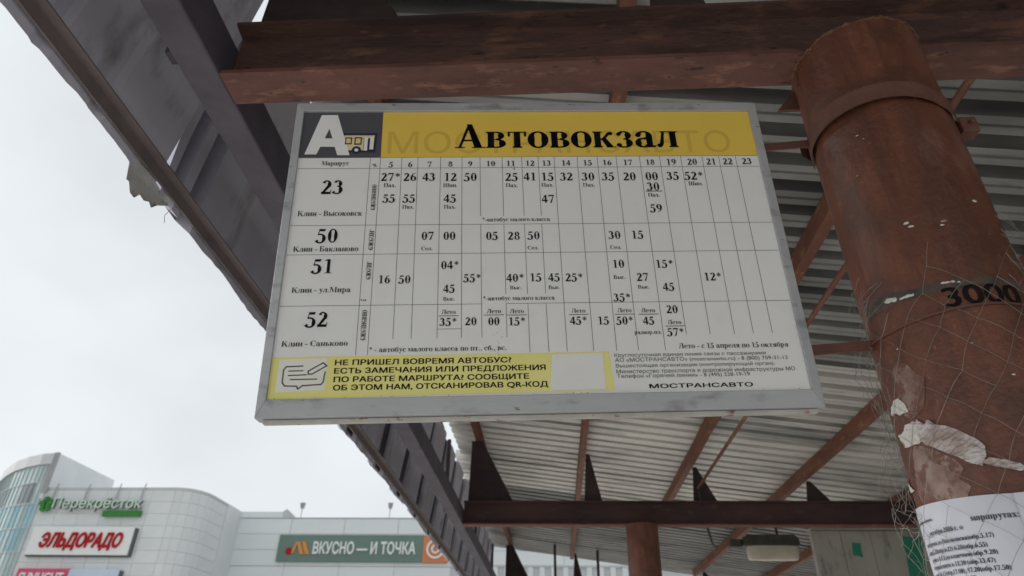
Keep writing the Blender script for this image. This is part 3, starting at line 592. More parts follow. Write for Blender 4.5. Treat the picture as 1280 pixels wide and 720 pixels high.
g = G()
for k in ('w1', 'w2'):
    q = D[k]; cx = sum(a for a, b in q)/4; cz = sum(b for a, b in q)/4
    g.add([(u, -LV*2.5, -v) for u, v in q], [(0, 1, 2, 3)])
def circ(cx, cv, r, off, n=20): return [(cx+r*cos(a*2*pi/n), -off, -(cv+r*sin(a*2*pi/n))) for a in range(n)]
g.add(circ(.1303, .1200, .0095, LV*2.5), [tuple(range(20))])
brd(g, 'bus_window_frame', M_navy, bus)
g = G()
for k in ('w1', 'w2'):
    q = D[k]; cx = sum(a for a, b in q)/4; cz = sum(b for a, b in q)/4
    g.add([(cx+(u-cx)*.66, -LV*3, -(cz+(v-cz)*.66)) for u, v in q], [(0, 1, 2, 3)])
brd(g, 'bus_window', M_cream, bus)
g = G()
for k in ('d1', 'd2'): g.add([(u, -LV*2.5, -v) for u, v in D[k]], [(0, 1, 2, 3)])
g.add(circ(.1303, .1200, .0040, LV*3), [tuple(range(20))])
brd(g, 'bus_door', M_print, bus)
# ruled lines
g = G()
def hl(u0, u1, v0, v1=None, w=.0009): v1 = v0 if v1 is None else v1; g.add([(u0, -LV, -(v0-w/2)), (u1, -LV, -(v1-w/2)), (u1, -LV, -(v1+w/2)), (u0, -LV, -(v0+w/2))], [(0, 1, 2, 3)])
def vl(u, v0, v1, w=.0009): g.add([(u-w/2, -LV*1.3, -v0), (u+w/2, -LV*1.3, -v0), (u+w/2, -LV*1.3, -v1), (u-w/2, -LV*1.3, -v1)], [(0, 1, 2, 3)])
UR = W_-FR-.001; UL = FL+.001
hl(UL, UR, .1388, .1378); hl(UL, UR, .1650, .1648); hl(UL, UR, .2968, .2984); hl(UL, UR, .3605, .3612)
hl(UL, .3812, .4655, .4662); hl(.426, UR, .4660, .4675); hl(.3013, .3446, .5145)
cols = D['cols']
gaps = {7: [(.279, .2975), (.447, .4665)], 8: [(.279, .2975), (.447, .4665)], 9: [(.279, .2975), (.447, .4665)], 6: [(.279, .2975)]}
for k, u in enumerate(cols):
    end = .5615 if k in (0, 1) else (.532 if k < 8 or k > 14 else .561)
    v = .1385
    for a, b in gaps.get(k, []): vl(u, v, a); v = b
    vl(u, v, end)
brd(g, 'ruled_lines', M_line)
# serif lettering
def put_serif(g, s, u, v, cap, width=None, off=LV*3, rot=False, thin=1.0):
    vs, fs, w = serif_geo(s)
    k = (width/w) if width else cap*1.0
    if rot:   # reads upwards
        k = width/w
        g.add([(u+(y-.33)*cap, -off, -(v+width/2-x*k)) for x, y in vs], fs)
    else:
        g.add([(u+(x-w/2)*k, -off, -(v-(y-.5)*cap)) for x, y in vs], fs)
g = G(); g2 = G(); g3 = G()
for s, u, v, cap in D['T']:
    small = not s[0].isdigit()
    vs, fs, w = serif_geo(s)
    kx = .95 if cap > .025 else (.94 if not small else .95)
    if abs(cap-.0148) < .00016 and v < .16: cap *= .86; kx = 1.0
    put_serif(g3 if small else (g if cap < .025 else g2), s, u, v, cap, w*cap*kx)
    if s == 'Лето': g3.add(rectL(u-.018, v+cap*.85, u+.018, v+cap*.85+.0011, LV*2), [(0, 1, 2, 3)])
g3.add(rectL(.712, .2232, .745, .2247, LV*2), [(0, 1, 2, 3)])
brd(g, 'minutes_lettering', M_blk); brd(g2, 'route_number_lettering', M_blk, kind='stuff')
for s, u, v, cap, w in D['W'][:-1]: put_serif(g3, s, u, v, cap, w)
for s, u, v, L_ in D['R']: put_serif(g3, s, u, v, .0125, L_, rot=True)
brd(g3, 'small_serif_lettering', M_blk)
g = G(); s, u, v, cap, w = D['W'][-1]
for dx in (-.0011, 0, .0011): put_serif(g, s, u+dx, v, cap, w); brd(g, 'title_lettering', M_blk)
def put_sans(g, s, u, v, cap, width, bold=.02, off=LV*3):
    vs, fs = text_geo(s, bold, res=8); w = max(x for x, y in vs)
    g.add([(u+(x-w/2)*width/w, -off, -(v-(y-.5)*cap)) for x, y in vs], fs)
F = D['F']
g = G(); [put_sans(g, *f, bold=.022) for f in F[:4]]; brd(g, 'feedback_lettering', M_blk)
g = G(); [put_sans(g, *f, bold=.0) for f in F[4:9]]; brd(g, 'contact_lettering', M_line)
g = G(); put_sans(g, *F[9], bold=.02); brd(g, 'operator_lettering', M_blk)
g = G(); put_sans(g, *F[10], bold=.0, off=LV*1.8); brd(g, 'faded_operator_lettering', M_yelw)
brd(polyfilm([(.5048, .5666), (.5947, .5645), (.5950, .6306), (.4984, .6316)], LV*2.2), 'white_code_field', M_print)
brd(polyfilm(D['ic'], LV*1.7), 'icon_panel', M_icon)
g = G()
def stroke(pts, w, off=LV*2.6):
    for (a, b) in zip(pts, pts[1:]):
        dx, dy = b[0]-a[0], b[1]-a[1]; L = math.hypot(dx, dy) or 1; nx, ny = -dy/L*w/2, dx/L*w/2; ex, ey = dx/L*w/3, dy/L*w/3
        g.add([(a[0]-ex+nx, -off, -(a[1]-ey+ny)), (b[0]+ex+nx, -off, -(b[1]+ey+ny)), (b[0]+ex-nx, -off, -(b[1]+ey-ny)), (a[0]-ex-nx, -off, -(a[1]-ey-ny))], [(0, 1, 2, 3)])
stroke(D['chat'], .0024); stroke(D['pen'], .0024)
for k in ('l1', 'l2', 'l3'): stroke(D[k], .0021)
brd(g, 'message_icon', M_dk)
# grime spots and scratches
g = G(); random.seed(3)
def blot(u, v, s, off=LV*4):
    n = 6; g.add([(u+s*random.uniform(.4, 1)*cos(a*2*pi/n), -off, -(v+s*random.uniform(.4, 1)*sin(a*2*pi/n))) for a in range(n)], [tuple(range(n))])
for k in range(26): blot(.4100+random.gauss(0, .004), .515+k*.0042, random.uniform(.0004, .0013))
for k in range(5): blot(.449+random.gauss(0, .003), .166+random.gauss(0, .003), .0014)
for a, b in ((.163, .4555), (.1665, .4562), (.1700, .4560)): blot(a, b, .0022)
for k in range(40): blot(random.uniform(.03, .94), random.uniform(.15, .63), random.uniform(.0003, .0009))
for k in range(22): blot(random.uniform(.02, .95), H_-FB-.0015, random.uniform(.0006, .0014), .0052)
brd(g, 'grime_spot', M_grime)
random.seed(11)
# brackets and straps that carry the board from the column
g = G(); X1 = .62
def arm(z0, z1, yy):
    g = G(); n = 16; rows = []
    for k in range(n+1):
        t = k/n; x = .30+(.62-.30)*t; z = z0+(z1-z0)*t
        j = random.uniform(-.0015, .0015)
        rows.append([(x, yy, z-.010+j), (x, yy+.004, z-.010), (x, yy+.004, z+.010), (x, yy, z+.010), (x, yy, z-.010+j)])
    return g.grid(rows)
def to_local(g):
    inv = (Matrix.Translation(C0) @ MB.to_4x4()).inverted(); g.v = [tuple(inv @ Vector(p)) for p in g.v]; return g
for (z0, z1) in ((1.052, 1.078), (.548, .570)): brd(to_local(arm(z0, z1, 1.150)), 'bracket_arm', M_strap)
def strap(th0, th1, zf, h, r, lug=None):
    rows = []
    n = 60
    for k in range(n+1):
        th = th0+(th1-th0)*k/n; z = zf(th)
        rr = r(th) if callable(r) else r
        rows.append([cyl_pt(th, z+h, rr), cyl_pt(th, z+h, rr+.003), cyl_pt(th, z, rr+.003), cyl_pt(th, z, rr), cyl_pt(th, z+h, rr)])
    return G().grid(rows)
def zf(th):
    a = rad(th); return 1.052-.012*((cos(a)+1)) - .006*(1+sin(a+.6))
g = strap(150, 325, zf, .041, lambda th: .1395+.013*max(0, cos(rad((th-225)*1.3))))
# standing end of the strap at the left, clear of the pipe
g.grid([[(CX-.126-.0305*t, 1.133+.062-.02*t, 1.058+.002*t), (CX-.126-.0305*t, 1.133+.062-.02*t, 1.100)] for t in (0, .33, .66, 1)])
brd(to_local(g), 'clamp_strap', M_strap)
g = G().box(.846, .880, 1.045, 1.075, 1.000, 1.038); g.tube([(.866, 1.036, 1.02), (.866, 1.085, 1.02)], .005, 8)
brd(to_local(g), 'clamp_lug', M_strap, bevel=.002)
g = strap(150, 330, lambda th: .5625+.006*max(0, (200-th)/30)+.0015*sin(rad(th*3)), .0035, .1372); brd(to_local(g), 'lower_tie_band', M_strap)

# ------------------------------------------------------------------ notice papers, tape and scraps on the near column
def paper_patch(th0, th1, ztop, zbot, r0, amp, nth=26, nz=16, ragged=0):
    rows = []; ph = random.uniform(0, 6)
    for j in range(nz+1):
        t = j/nz; row = []
        for i in range(nth+1):
            s = i/nth; th = th0+(th1-th0)*s; zt = ztop(th) if callable(ztop) else ztop
            z = zt+(zbot-zt)*t+(random.uniform(-ragged, ragged) if j in (0, nz) else 0)
            row.append(cyl_pt(th, z, r0+amp*(1+sin(s*9+ph+t*3)*sin(t*5+ph))*.5))
        rows.append(row)
    return G().grid(rows)
def sheen_patch(pts):  # pale scuffed patches, with the pipe's grazing sheen put into their colour
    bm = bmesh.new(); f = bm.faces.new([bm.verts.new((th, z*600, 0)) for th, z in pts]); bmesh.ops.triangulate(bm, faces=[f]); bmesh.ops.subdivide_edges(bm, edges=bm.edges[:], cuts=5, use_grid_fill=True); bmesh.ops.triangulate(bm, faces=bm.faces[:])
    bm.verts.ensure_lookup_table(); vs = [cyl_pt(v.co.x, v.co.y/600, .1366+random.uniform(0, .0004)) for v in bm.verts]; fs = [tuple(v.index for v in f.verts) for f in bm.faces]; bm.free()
    G().add(vs, fs).build('pale_sheen_patch', M_sheen, COL1)
sheen_patch([(176, .275), (173, .30), (178, .325), (182, .355), (186, .368), (194, .360), (201, .350), (208, .338), (214, .325), (217, .31), (213, .295), (218, .282), (214, .268), (200, .27), (188, .272)])
sheen_patch([(186, .42), (183, .45), (188, .475), (186, .495), (193, .51), (202, .50), (207, .475), (212, .465), (209, .44), (205, .42), (199, .41), (192, .408)])
NT = empty('notice_sheet', (.60, 1.13, 0), 'white printed notice wrapped round the near column, its left sheet, lines of small black type', 'notice')
g = paper_patch(148, 243, lambda th: .2805-.0155*(th-153)/75, -.06, .1378, .0022); g.build('paper', M_paper, NT, smooth=True)
LN = [('маршрутах:', 212, .2335, .0086, 'b'), ('октября 2026 г. о', 176, .2290, .0070, 't'), ('по будням до Высоковска(обр.5.17)', 165, .2155, .0064, 't'), ('отпр.5.20(обр.6.23) 6.26(обр.6.55)', 165, .2035, .0064, 't'),
      ('рейс в 8.15(до конечной обр.9.20)', 168, .1925, .0064, 't'), ('отправлением в 12.30 (обр.13.47)', 166, .1820, .0064, 't'), ('отпр.16.15(обр.17.00), 17.20(обр.17.50)', 165, .1715, .0064, 't'),
      ('в 18.15(обр.19.20), 20.30', 167, .1605, .0064, 't'), ('* - автобус малого класса', 196, .1480, .0066, 'b'), ('расписание движения', 160, .252, .0042, 't')]
def ink(g, s, th, z, cap, wmax=None, b=.012, tilt=-.055):
    vs, fs, _w = serif_geo(s)
    for dx in (-.0003, .0003):
        V, F2 = bend_text(vs, fs, th+math.degrees(dx/.14), z, cap, .1404+dx*.1, .92, tilt)
        g.add(V, F2)
g = G()
for s, th, z, cap, k in LN: ink(g, s, th, z, cap)
g.build('printed_lines', M_ink, NT)
NT2 = empty('notice_sheet', (.75, 1.0, 0), 'white printed notice on the near column, overlapping the right edge of the other sheet', 'notice')
g = paper_patch(238, 318, .2625, -.06, .1408, .0012); g.build('paper', M_paper, NT2, smooth=True)
g = G()
for k, s in enumerate(('обр.18.05)', 'обр.19.40)', 'обр.20.15)', 'на пл.Мира')):
    vs, fs = text_geo(s, .012, res=2); V, F2 = bend_text(vs, fs, 244, .215-.022*k, .0052, .1424, 1.0, -.02); g.add(V, F2)
g.build('printed_lines', M_ink, NT2)
def blob(pts, name, m, label, cat, r=.1376, amp=.004, sub=5, group=None):
    """irregular patch: triangulated outline subdivided and crumpled, laid on the pipe"""
    bm = bmesh.new(); bv = [bm.verts.new((th, z*600, 0)) for th, z in pts]; f = bm.faces.new(bv)
    bmesh.ops.triangulate(bm, faces=[f]); bmesh.ops.subdivide_edges(bm, edges=bm.edges[:], cuts=sub, use_grid_fill=True)
    bmesh.ops.triangulate(bm, faces=bm.faces[:])
    vs = []; bm.verts.ensure_lookup_table()
    for v in bm.verts: vs.append(cyl_pt(v.co.x, v.co.y/600, r+random.uniform(0, amp)))
    fs = [tuple(v.index for v in f.verts) for f in bm.faces]; bm.free()
    return G().add(vs, fs).build(name, m, None, label, cat, group)
blob([(193, .398), (197, .4035), (202, .390), (206, .395), (210, .3835), (216, .377), (222, .366), (230, .3475), (233, .335), (232, .3215), (228, .307), (222, .3145), (216, .328), (209, .340), (203, .352), (198, .360), (194, .372)], 'tape_patch', M_tape, 'shiny crumpled piece of clear tape stuck across the near column', 'tape', amp=.0045, sub=4)
blob([(170, .3985), (176, .3955), (182, .3975), (184, .4045), (190, .402), (193, .404), (196, .396), (194, .384), (198, .372), (193, .3655), (186, .3675), (180, .369), (176, .3715), (174, .383), (171, .393)], 'paper_scrap', M_scrap, 'ragged white paper scrap at the left end of the clear tape', 'paper scrap', group='torn paper scraps on the column', amp=.002, sub=3)
blob([(168, .437), (173, .4475), (180, .4525), (186, .4515), (191, .435), (192, .4205), (187, .4225), (182, .4235), (177, .432), (172, .4315)], 'paper_scrap', M_scrap, 'jagged white paper scrap stuck above the clear tape', 'paper scrap', group='torn paper scraps on the column', amp=.002, sub=3)
blob([(150, .341), (156, .333), (160, .318), (171, .3035), (166, .304), (158, .3065), (152, .314)], 'paper_scrap', M_scrap, 'narrow white paper scrap at the column edge just above the notice', 'paper scrap', group='torn paper scraps on the column', amp=.002, sub=3)
blob([(228, .312), (233, .317), (240, .3115), (247, .303), (250, .295), (246, .292), (239, .299), (233, .305)], 'tape_scrap', M_tape, 'small torn strip of clear tape right of the big crumpled piece', 'tape', amp=.004, sub=2)
g = G(); rows = []
for j in range(9):
    t = j/8; rows.append([(.580-.016*t+.006*sin(j)-.012*s, 1.19-.012*s, .085-.17*t) for s in (0, .5, 1, 1.5, 2.2)])
g.grid(rows).build('curled_paper', M_scrap, None, 'curled yellowish paper edge hanging left of the notice', 'paper scrap')

# ------------------------------------------------------------------ wire netting wound round the near column
NET = empty('wire_netting', (CX, 1.0, -.2), 'thin galvanised wire netting wound round the near column, tangled along its left side', 'wire netting')
NETR = random.Random(21)
def node(i, j):
    rr = random.Random(i*97+j*31)
    th = 230.1+15*i-11.3*j; z = .5344-.0343*i-.041*j
    top = max(0, z-.60)*12
    return th+rr.uniform(-2.0, 2.0)*(1+top*2.5), z+rr.uniform(-.005, .005)*(1+top*2), .1385+rr.uniform(0, .004)+.0055*(z < .32)
def ok(i, j):
    th, z, r = node(i, j); lim = .665+.035*sin(th*.11); return 158 < th < 345 and -.12 < z < lim
def wire_path(a, b, sag):
    out = []
    for k in range(6):
        t = k/5; th = a[0]*(1-t)+b[0]*t; z = a[1]*(1-t)+b[1]*t; r = a[2]*(1-t)+b[2]*t
        z += sag*sin(t*pi); p = cyl_pt(th, z, r); out.append(p)
    return out
def strand(seq):
    pts = []
    for a, b in zip(seq, seq[1:]):
        seg = wire_path(node(*a), node(*b), NETR.uniform(-.002, .004)); pts += seg if not pts else seg[1:]
        q = Vector(pts[-1]); pts[-1] = tuple(q+Vector((NETR.uniform(-.0015, .0015), NETR.uniform(-.0015, .0015), NETR.uniform(-.0015, .0015))))
    G().tube(pts, .00036, 4, False).build('wire', M_wire, NET)
for j in range(-16, 20):
    run = []
    for i in range(-22, 22):
        if ok(i, j) and NETR.random() > .03: run.append((i, j))
        else:
            if len(run) > 1: strand(run)
            run = []
    if len(run) > 1: strand(run)
for i in range(-22, 22):
    run = []
    for j in range(-16, 20):
        if ok(i, j) and NETR.random() > .04: run.append((i, j))
        else:
            if len(run) > 1: strand(run)
            run = []
    if len(run) > 1: strand(run)
# loose, torn cells bulging off the left side
def loose(z0, th0, n, amp):
    th, z, r = th0, z0, .143; pts = []; d = NETR.uniform(-1, 1); e = -1
    for k in range(n):
        pts.append(cyl_pt(th, z, r))
        d += NETR.uniform(-.7, .7); d *= .8
        th += d*5.5; z -= NETR.uniform(.001, .010); r += NETR.uniform(-.007, .0085)*amp
        r = max(.140, min(.192, r))
        if th > 180: th = 180; d = -abs(d)
        if th < 122: th = 122; d = abs(d)
    sm = []
    for k in range(len(pts)-1):
        a, b = Vector(pts[k]), Vector(pts[k+1]); sm += [tuple(a), tuple(a.lerp(b, .5)+Vector((NETR.uniform(-.0015, .0015), 0, NETR.uniform(-.0015, .0015))))]
    G().tube(sm+[pts[-1]], .00036, 4, False).build('wire', M_wire, NET)
def lnode(i, j):
    rr = random.Random(i*131+j*17+5)
    th = 168-10.5*i+rr.uniform(-5, 5); z = .66-.040*j-.022*i+rr.uniform(-.012, .012)
    r = .144+.0115*i*(.7+.5*sin(j*.9+1))+rr.uniform(-.006, .008)
    return th, z, r
def lwire(a, b):
    a = Vector(cyl_pt(*lnode(*a))); b = Vector(cyl_pt(*lnode(*b))); o = []
    w = Vector((NETR.uniform(-1, 1), NETR.uniform(-1, 1), NETR.uniform(-1, 1)))*.007
    for k in range(6): t = k/5; o.append(a.lerp(b, t)+w*sin(t*pi))
    return o
for i in range(5):
    pts = []
    for j in range(17):
        if NETR.random() < .12:
            if len(pts) > 3: G().tube(pts, .0004, 4, False).build('wire', M_wire, NET)
            pts = []; continue
        q = lwire((i, j), (i, j+1)); pts += q if not pts else q[1:]
    if len(pts) > 3: G().tube(pts, .0004, 4, False).build('wire', M_wire, NET)
for j in range(17):
    pts = []
    for i in range(4):
        if NETR.random() < .15: break
        q = lwire((i, j), (i+1, j-(i % 2))); pts += q if not pts else q[1:]
    if len(pts) > 3: G().tube(pts, .0004, 4, False).build('wire', M_wire, NET)
for k in range(30): loose(NETR.uniform(.12, .62), NETR.uniform(140, 172), NETR.randint(7, 17), NETR.uniform(.5, 1.6))
for k in range(9): loose(NETR.uniform(.62, .70), NETR.uniform(165, 215), 6, .5)
for k in range(8):     # stray ends at the top right
    z0 = NETR.uniform(.60, .80); th0 = NETR.uniform(285, 305); p = []
    for q in range(6): p.append(cyl_pt(th0+q*2.2, z0-.006*q*NETR.uniform(0, 2), .142+.006*q*NETR.random()))
    G().tube(p, .00036, 4, False).build('wire', M_wire, NET)

# ------------------------------------------------------------------ torn foil hanging from the fascia bar
g = G(); rows = []
prof = [(1.280, 1.196), (1.292, 1.150), (1.302, 1.152), (1.318, 1.127), (1.335, 1.124), (1.350, 1.146), (1.372, 1.143), (1.395, 1.158), (1.415, 1.152), (1.435, 1.176), (1.475, 1.206)]
tops = 1.225
for (yy, zb) in prof:
    r = []
    for q in range(7):
        t = q/6; z = tops+(zb-tops)*t; r.append((-1.104-.004*sin(t*pi*.9)-.003*sin(yy*45), yy+random.uniform(-.001, .001), z))
    rows.append(r)
g.grid(rows).build('torn_foil_flap', M_torn, None, 'torn pale foil flap hanging below the fascia edge, left of the board', 'torn flap', solid=.0006)
g = G(); pp = [(-1.10, 1.30+.012*k, 1.165-.006*k+.003*(k % 2)) for k in range(2)]
g.tube([(-1.09, 1.47, 1.19), (-1.10, 1.468, 1.165), (-1.098, 1.475, 1.145)], .0012, 4).build('wire_end', M_wire, None, 'short bent wire end poking down beside the torn foil flap', 'wire')

# ------------------------------------------------------------------ conduit, cable, bulkhead lamp
cond = G().tube([(.79*z_, y_, z_) for y_, z_ in ((-2.8, 1.60), (2, 1.603), (4, 1.598), (6.0, 1.60))], .013, 10)
cond.build('conduit_pipe', M_purl, None, 'thin brown conduit pipe running below the roof past the column', 'conduit', smooth=True)
cb = []
for k in range(15):
    t = k/14; cb.append((1.262+.26*t+.0*t, 6.0+.75*t, 1.60-.36*t-.16*sin(t*pi)))
G().tube(cb, .011, 8).build('lamp_cable', M_black, None, 'black cable looping from the conduit down to the ceiling lamp', 'cable', smooth=True)
LMP = empty('bulkhead_lamp', (2.05, 6.8, 1.12), 'bulkhead lamp with grey finned housing and milky cover behind the second beam', 'lamp')
g = G(); x0, x1, y0, y1 = 1.77, 2.30, 6.74, 6.90
g.prism([(x0, 1.262), (x1, 1.262), (x1-.01, 1.335), (x1-.05, 1.362), (x0+.05, 1.362), (x0+.01, 1.335)], y0, y1)
g.build('housing', M_lhouse, LMP, bevel=.008)
for k in range(9):
    x = x0+.06+k*.05; G().box(x, x+.012, y0-.006, y1+.006, 1.275, 1.345).build('fin', M_lhouse, LMP)
rows = []
for q in range(7):
    t = q/6; ex = (1-t*t)**.5 if t < 1 else 0.0; z = 1.262-.118*sin(t*pi/2)
    k = .35+.65*max(0, 1-t**3)**.5
    row = []
    for a in range(25):
        A = a*2*pi/24; sx = abs(cos(A))**.5*(1 if cos(A) >= 0 else -1); sy = abs(sin(A))**.5*(1 if sin(A) >= 0 else -1)
        row.append((2.05+.235*sx*(.72+.28*k)*(1 if q < 6 else .9), 6.82+.075*sy*k, z))
    rows.append(row)
g = G().grid(rows); g.add(rows[-1][:-1], [tuple(range(24))]); g.build('lamp_cover', M_ldiff, LMP, smooth=True)
G().box(1.66, 1.765, 6.77, 6.86, 1.255, 1.325).build('junction_box', M_lhouse, LMP, bevel=.006)
G().tube([(2.12, 6.82, 1.36), (2.12, 6.82, 1.47), (2.2, 6.82, 1.69)], .012, 6).build('hanger_rod', M_beamd, LMP)

# ------------------------------------------------------------------ boarded partition under the far bay
KX0, KX1, KY, KT = 2.50, 4.10, 7.0, 1.465
KSK = empty('boarded_partition', (3.3, 7.06, -1.6), 'grey green boarded partition with torn green stickers below the second beam', 'partition')
G().box(KX0+.012, KX1-.012, KY+.026, KY+.09, -1.6, KT-.012).build('backing_board', M_kiosk, KSK)
edges = [2.50, 2.78, 3.06, 3.36, 3.62, 3.88, 4.10]
for a, b in zip(edges, edges[1:]):
    G().box(a+.0015, b-.0015, KY+random.uniform(-.003, .003), KY+.024, -1.58, KT-.014+random.uniform(-.003, .003)).build('wall_board', M_kiosk, KSK, bevel=.003)
G().box(KX0-.004, KX1+.004, KY-.012, KY+.10, KT-.010, KT+.006).build('top_rail', M_kiosk, KSK)
def sticker(x, z, w, h, a):
    m = Matrix.Rotation(rad(a), 3, 'Y'); n = 9; pts = []
    for (p, q) in ((-1, -1), (0, -.9), (1, -1), (.9, 0), (1, 1), (.1, .92), (-1, 1), (-.92, .1)):
        v = m @ Vector((p*w/2, 0, q*h/2)); pts.append((x+v.x+random.uniform(-.006, .006), z+v.z+random.uniform(-.006, .006)))
    G().prism(pts, KY-.0085, KY-.0065).build('green_sticker', M_green, KSK)
sticker(2.905, 1.275, .085, .125, 8); sticker(3.43, 1.20, .17, .40, 4)

# ------------------------------------------------------------------ shopping centre across the square
MALL = empty('shopping_centre', (-40, 80, -1.7), 'pale grey shopping centre with rounded glazed corner tower and tall shop signs', 'building')
Y1, Y2, ZT1, ZT2, ZTT = 70.0, 80.8, 18.72, 18.05, 22.46
def panel_mesh(w, h, m, d=.12):
    me = bpy.data.meshes.new('wall_panel'); g = G().box(0, w, 0, d, 0, h); me.from_pydata(g.v, [], g.f); me.materials.append(m); return me
def place(me, name, x, y, z, ang=0):
    o = bpy.data.objects.new(name, me); COL.objects.link(o); o.parent = MALL; o.location = (x+40, y-80, z+1.7); o.rotation_euler = (0, 0, ang); return o
# core walls behind the cladding
g = G(); g.prism([(-55.1, 70.15), (-40.2, 70.15), (-38.4, 71.4), (-37.75, 73.5), (-37.75, 80.95), (60, 80.95), (60, 110), (-70, 110), (-70, 81), (-55.1, 81)], -1.7, 17.9, 'z')
g.build('wall_core', M_joint, MALL)
pm = panel_mesh(2.445, 1.195, M_clad)
for r in range(0, 10):
    for c_ in range(6):
        place(pm, 'wall_panel', -55.1+c_*2.48, Y1, ZT1-.25-(r+1)*1.22)
place_lo = panel_mesh(14.8, 8.1, M_clad); place(place_lo, 'wall_panel', -55.1, Y1+.02, -1.7)
# curved corner
arc = [(-40.22, 70.0)]
for k in range(1, 6):
    a = rad(90-18*k); arc.append((-40.22+2.6*cos(a), 73.4-3.4*sin(a)))
for (xa, ya), (xb, yb) in zip(arc, arc[1:]+[(-37.6, 77.0), (-37.6, 80.8)]):
    L = math.hypot(xb-xa, yb-ya); me = panel_mesh(L-.02, 1.195, M_clad)
    for r in range(10): place(me, 'wall_panel', xa, ya, ZT1-.25-(r+1)*1.22, math.atan2(yb-ya, xb-xa))
# the corner arc list must close on the return wall
if True:
    xa, ya = arc[-1]
# coping of the near wing
cop = [(-55.1, 69.95)]+[(-40.22, 69.95)]+[(x+.08, y-.05) for x, y in arc[1:]]+[(-37.52, 80.8), (-37.9, 80.8), (-37.9, 73.5), (-38.6, 71.5), (-40.3, 70.35), (-55.1, 70.35)]
G().prism(cop, ZT1-.24, ZT1, 'z').build('coping', M_cap, MALL)
G().prism([(-37.9, 77), (-37.5, 77), (-37.5, 80.8), (-37.9, 80.8)], -1.7, ZT1-.01, 'z').build('return_wall', M_clad, MALL)
# recessed long wing, large panels
pw = panel_mesh(6.38, 1.72, M_clad2); 
for c_ in range(8):
    for r in range(0, 3): place(pw, 'wall_panel', -37.55+c_*6.43, Y2, ZT2-.1-(r+1)*1.76)
pw2 = panel_mesh(6.38, 9.0, M_clad2)
for c_ in range(4): place(pw2, 'wall_panel', -37.55+c_*6.43, Y2+.02, 3.6)
G().box(-37.6, 16, Y2-.06, Y2+.4, ZT2-.09, ZT2).build('coping', M_cap, MALL)
G().box(-37.55, -32.4, Y2-.04, Y2+.6, ZT2+.004, ZT2+.66).build('parapet_step', M_clad2, MALL)
G().prism([(-32.45, ZT2+.66), (-32.0, ZT2+.98), (-31.0, ZT2+.2), (-31.0, ZT2+.01), (-32.38, ZT2+.01)], Y2-.05, Y2+.6).build('parapet_peak', M_cap, MALL)
# pale window band of the long wing seen below the far roof
for k in range(34):
    x = -11.0+k*.66
    G().box(x, x+.60, Y2-.03, Y2+.10, 9.2, 12.72-(1.1 if k % 2 else 0)).build('window_pane', (M_brn if k % 3 != 1 else M_glb) if k % 2 else M_clad2, MALL)
G().box(-11.4, 12, Y2-.10, Y2-.04, 12.74, 12.9).build('window_head', M_cap, MALL)
# corner tower: curved glazing under a grey cap
tw = [(-54.93, 69.72), (-56.6, 70.05), (-58.96, 71.11), (-61.4, 72.6), (-63.63, 74.42), (-66.2, 76.8), (-68.28, 79.39), (-69.6, 82.0), (-70.0, 86)]
def curved(path, z0, z1, m, name, t=.25, out=0):
    """wall along a path"""
    n = len(path); g = G(); vs = []
    for i, (x, y) in enumerate(path):
        a = path[max(i-1, 0)]; b = path[min(i+1, n-1)]; dx, dy = b[0]-a[0], b[1]-a[1]; L = math.hypot(dx, dy); nx, ny = dy/L, -dx/L
        if ny > 0 and False: nx, ny = -nx, -ny
        vs.append(((x-nx*out, y-ny*out), (x-nx*(out-t), y-ny*(out-t))))
    rows = [[(a[0], a[1], z0) for a, b in vs], [(a[0], a[1], z1) for a, b in vs], [(b[0], b[1], z1) for a, b in vs], [(b[0], b[1], z0) for a, b in vs], [(a[0], a[1], z0) for a, b in vs]]
    return g.grid(rows).build(name, m, MALL)
dense = []
for (a, b) in zip(tw, tw[1:]):
    for q in range(3): t = q/3; dense.append((a[0]*(1-t)+b[0]*t, a[1]*(1-t)+b[1]*t))
dense.append(tw[-1])
curved(dense, 21.25, ZTT, M_cap, 'tower_cap', .3, 0)
# glass storeys
random.seed(5)
levels = [(19.35, 21.2, 0), (17.1, 19.3, 1), (14.6, 17.05, 2), (12.2, 14.55, 2), (9.8, 12.15, 3), (4, 9.7, 3)]
for (z0, z1, t) in levels:
    for i in range(len(dense)-1):
        (xa, ya), (xb, yb) = dense[i], dense[i+1]
        if i == 0 and False: continue
        m = {0: M_gl, 1: M_gld if 1 < i < 5 or i in (8,) else M_gl, 2: M_glb if (i+int(z0)) % 4 else M_gl, 3: M_gl}[t]
        g = G(); nx, ny = (yb-ya), -(xb-xa); L = math.hypot(nx, ny); nx, ny = nx/L, ny/L
        inset = .22
        P0 = (xa-nx*-inset*-1, ya-ny*-inset*-1)
        s = -1 if ny > 0 else 1
        q = lambda x, y, d: (x-nx*s*d, y-ny*s*d)
        g.prism([q(xa+(xb-xa)*.04, ya+(yb-ya)*.04, .18), q(xa+(xb-xa)*.96, ya+(yb-ya)*.96, .18), q(xa+(xb-xa)*.96, ya+(yb-ya)*.96, .24), q(xa+(xb-xa)*.04, ya+(yb-ya)*.04, .24)], z0, z1, 'z')
        g.build('window_pane', m, MALL)
for (x, y) in dense:
    G().box(x-.035, x+.035, y+.14, y+.30, -1.7, 21.25).build('mullion', M_mull, MALL)
for z in (19.32, 17.07, 14.57, 12.17, 9.75): curved(dense, z-.05, z+.05, M_mull, 'transom', .14, -.12)
g = G(); g.prism([(x+.0, y+.45) for x, y in tw]+[(-55.3, 86), (-55.3, 70.6)], -1.7, 21.2, 'z'); g.build('tower_core', M_capd, MALL)
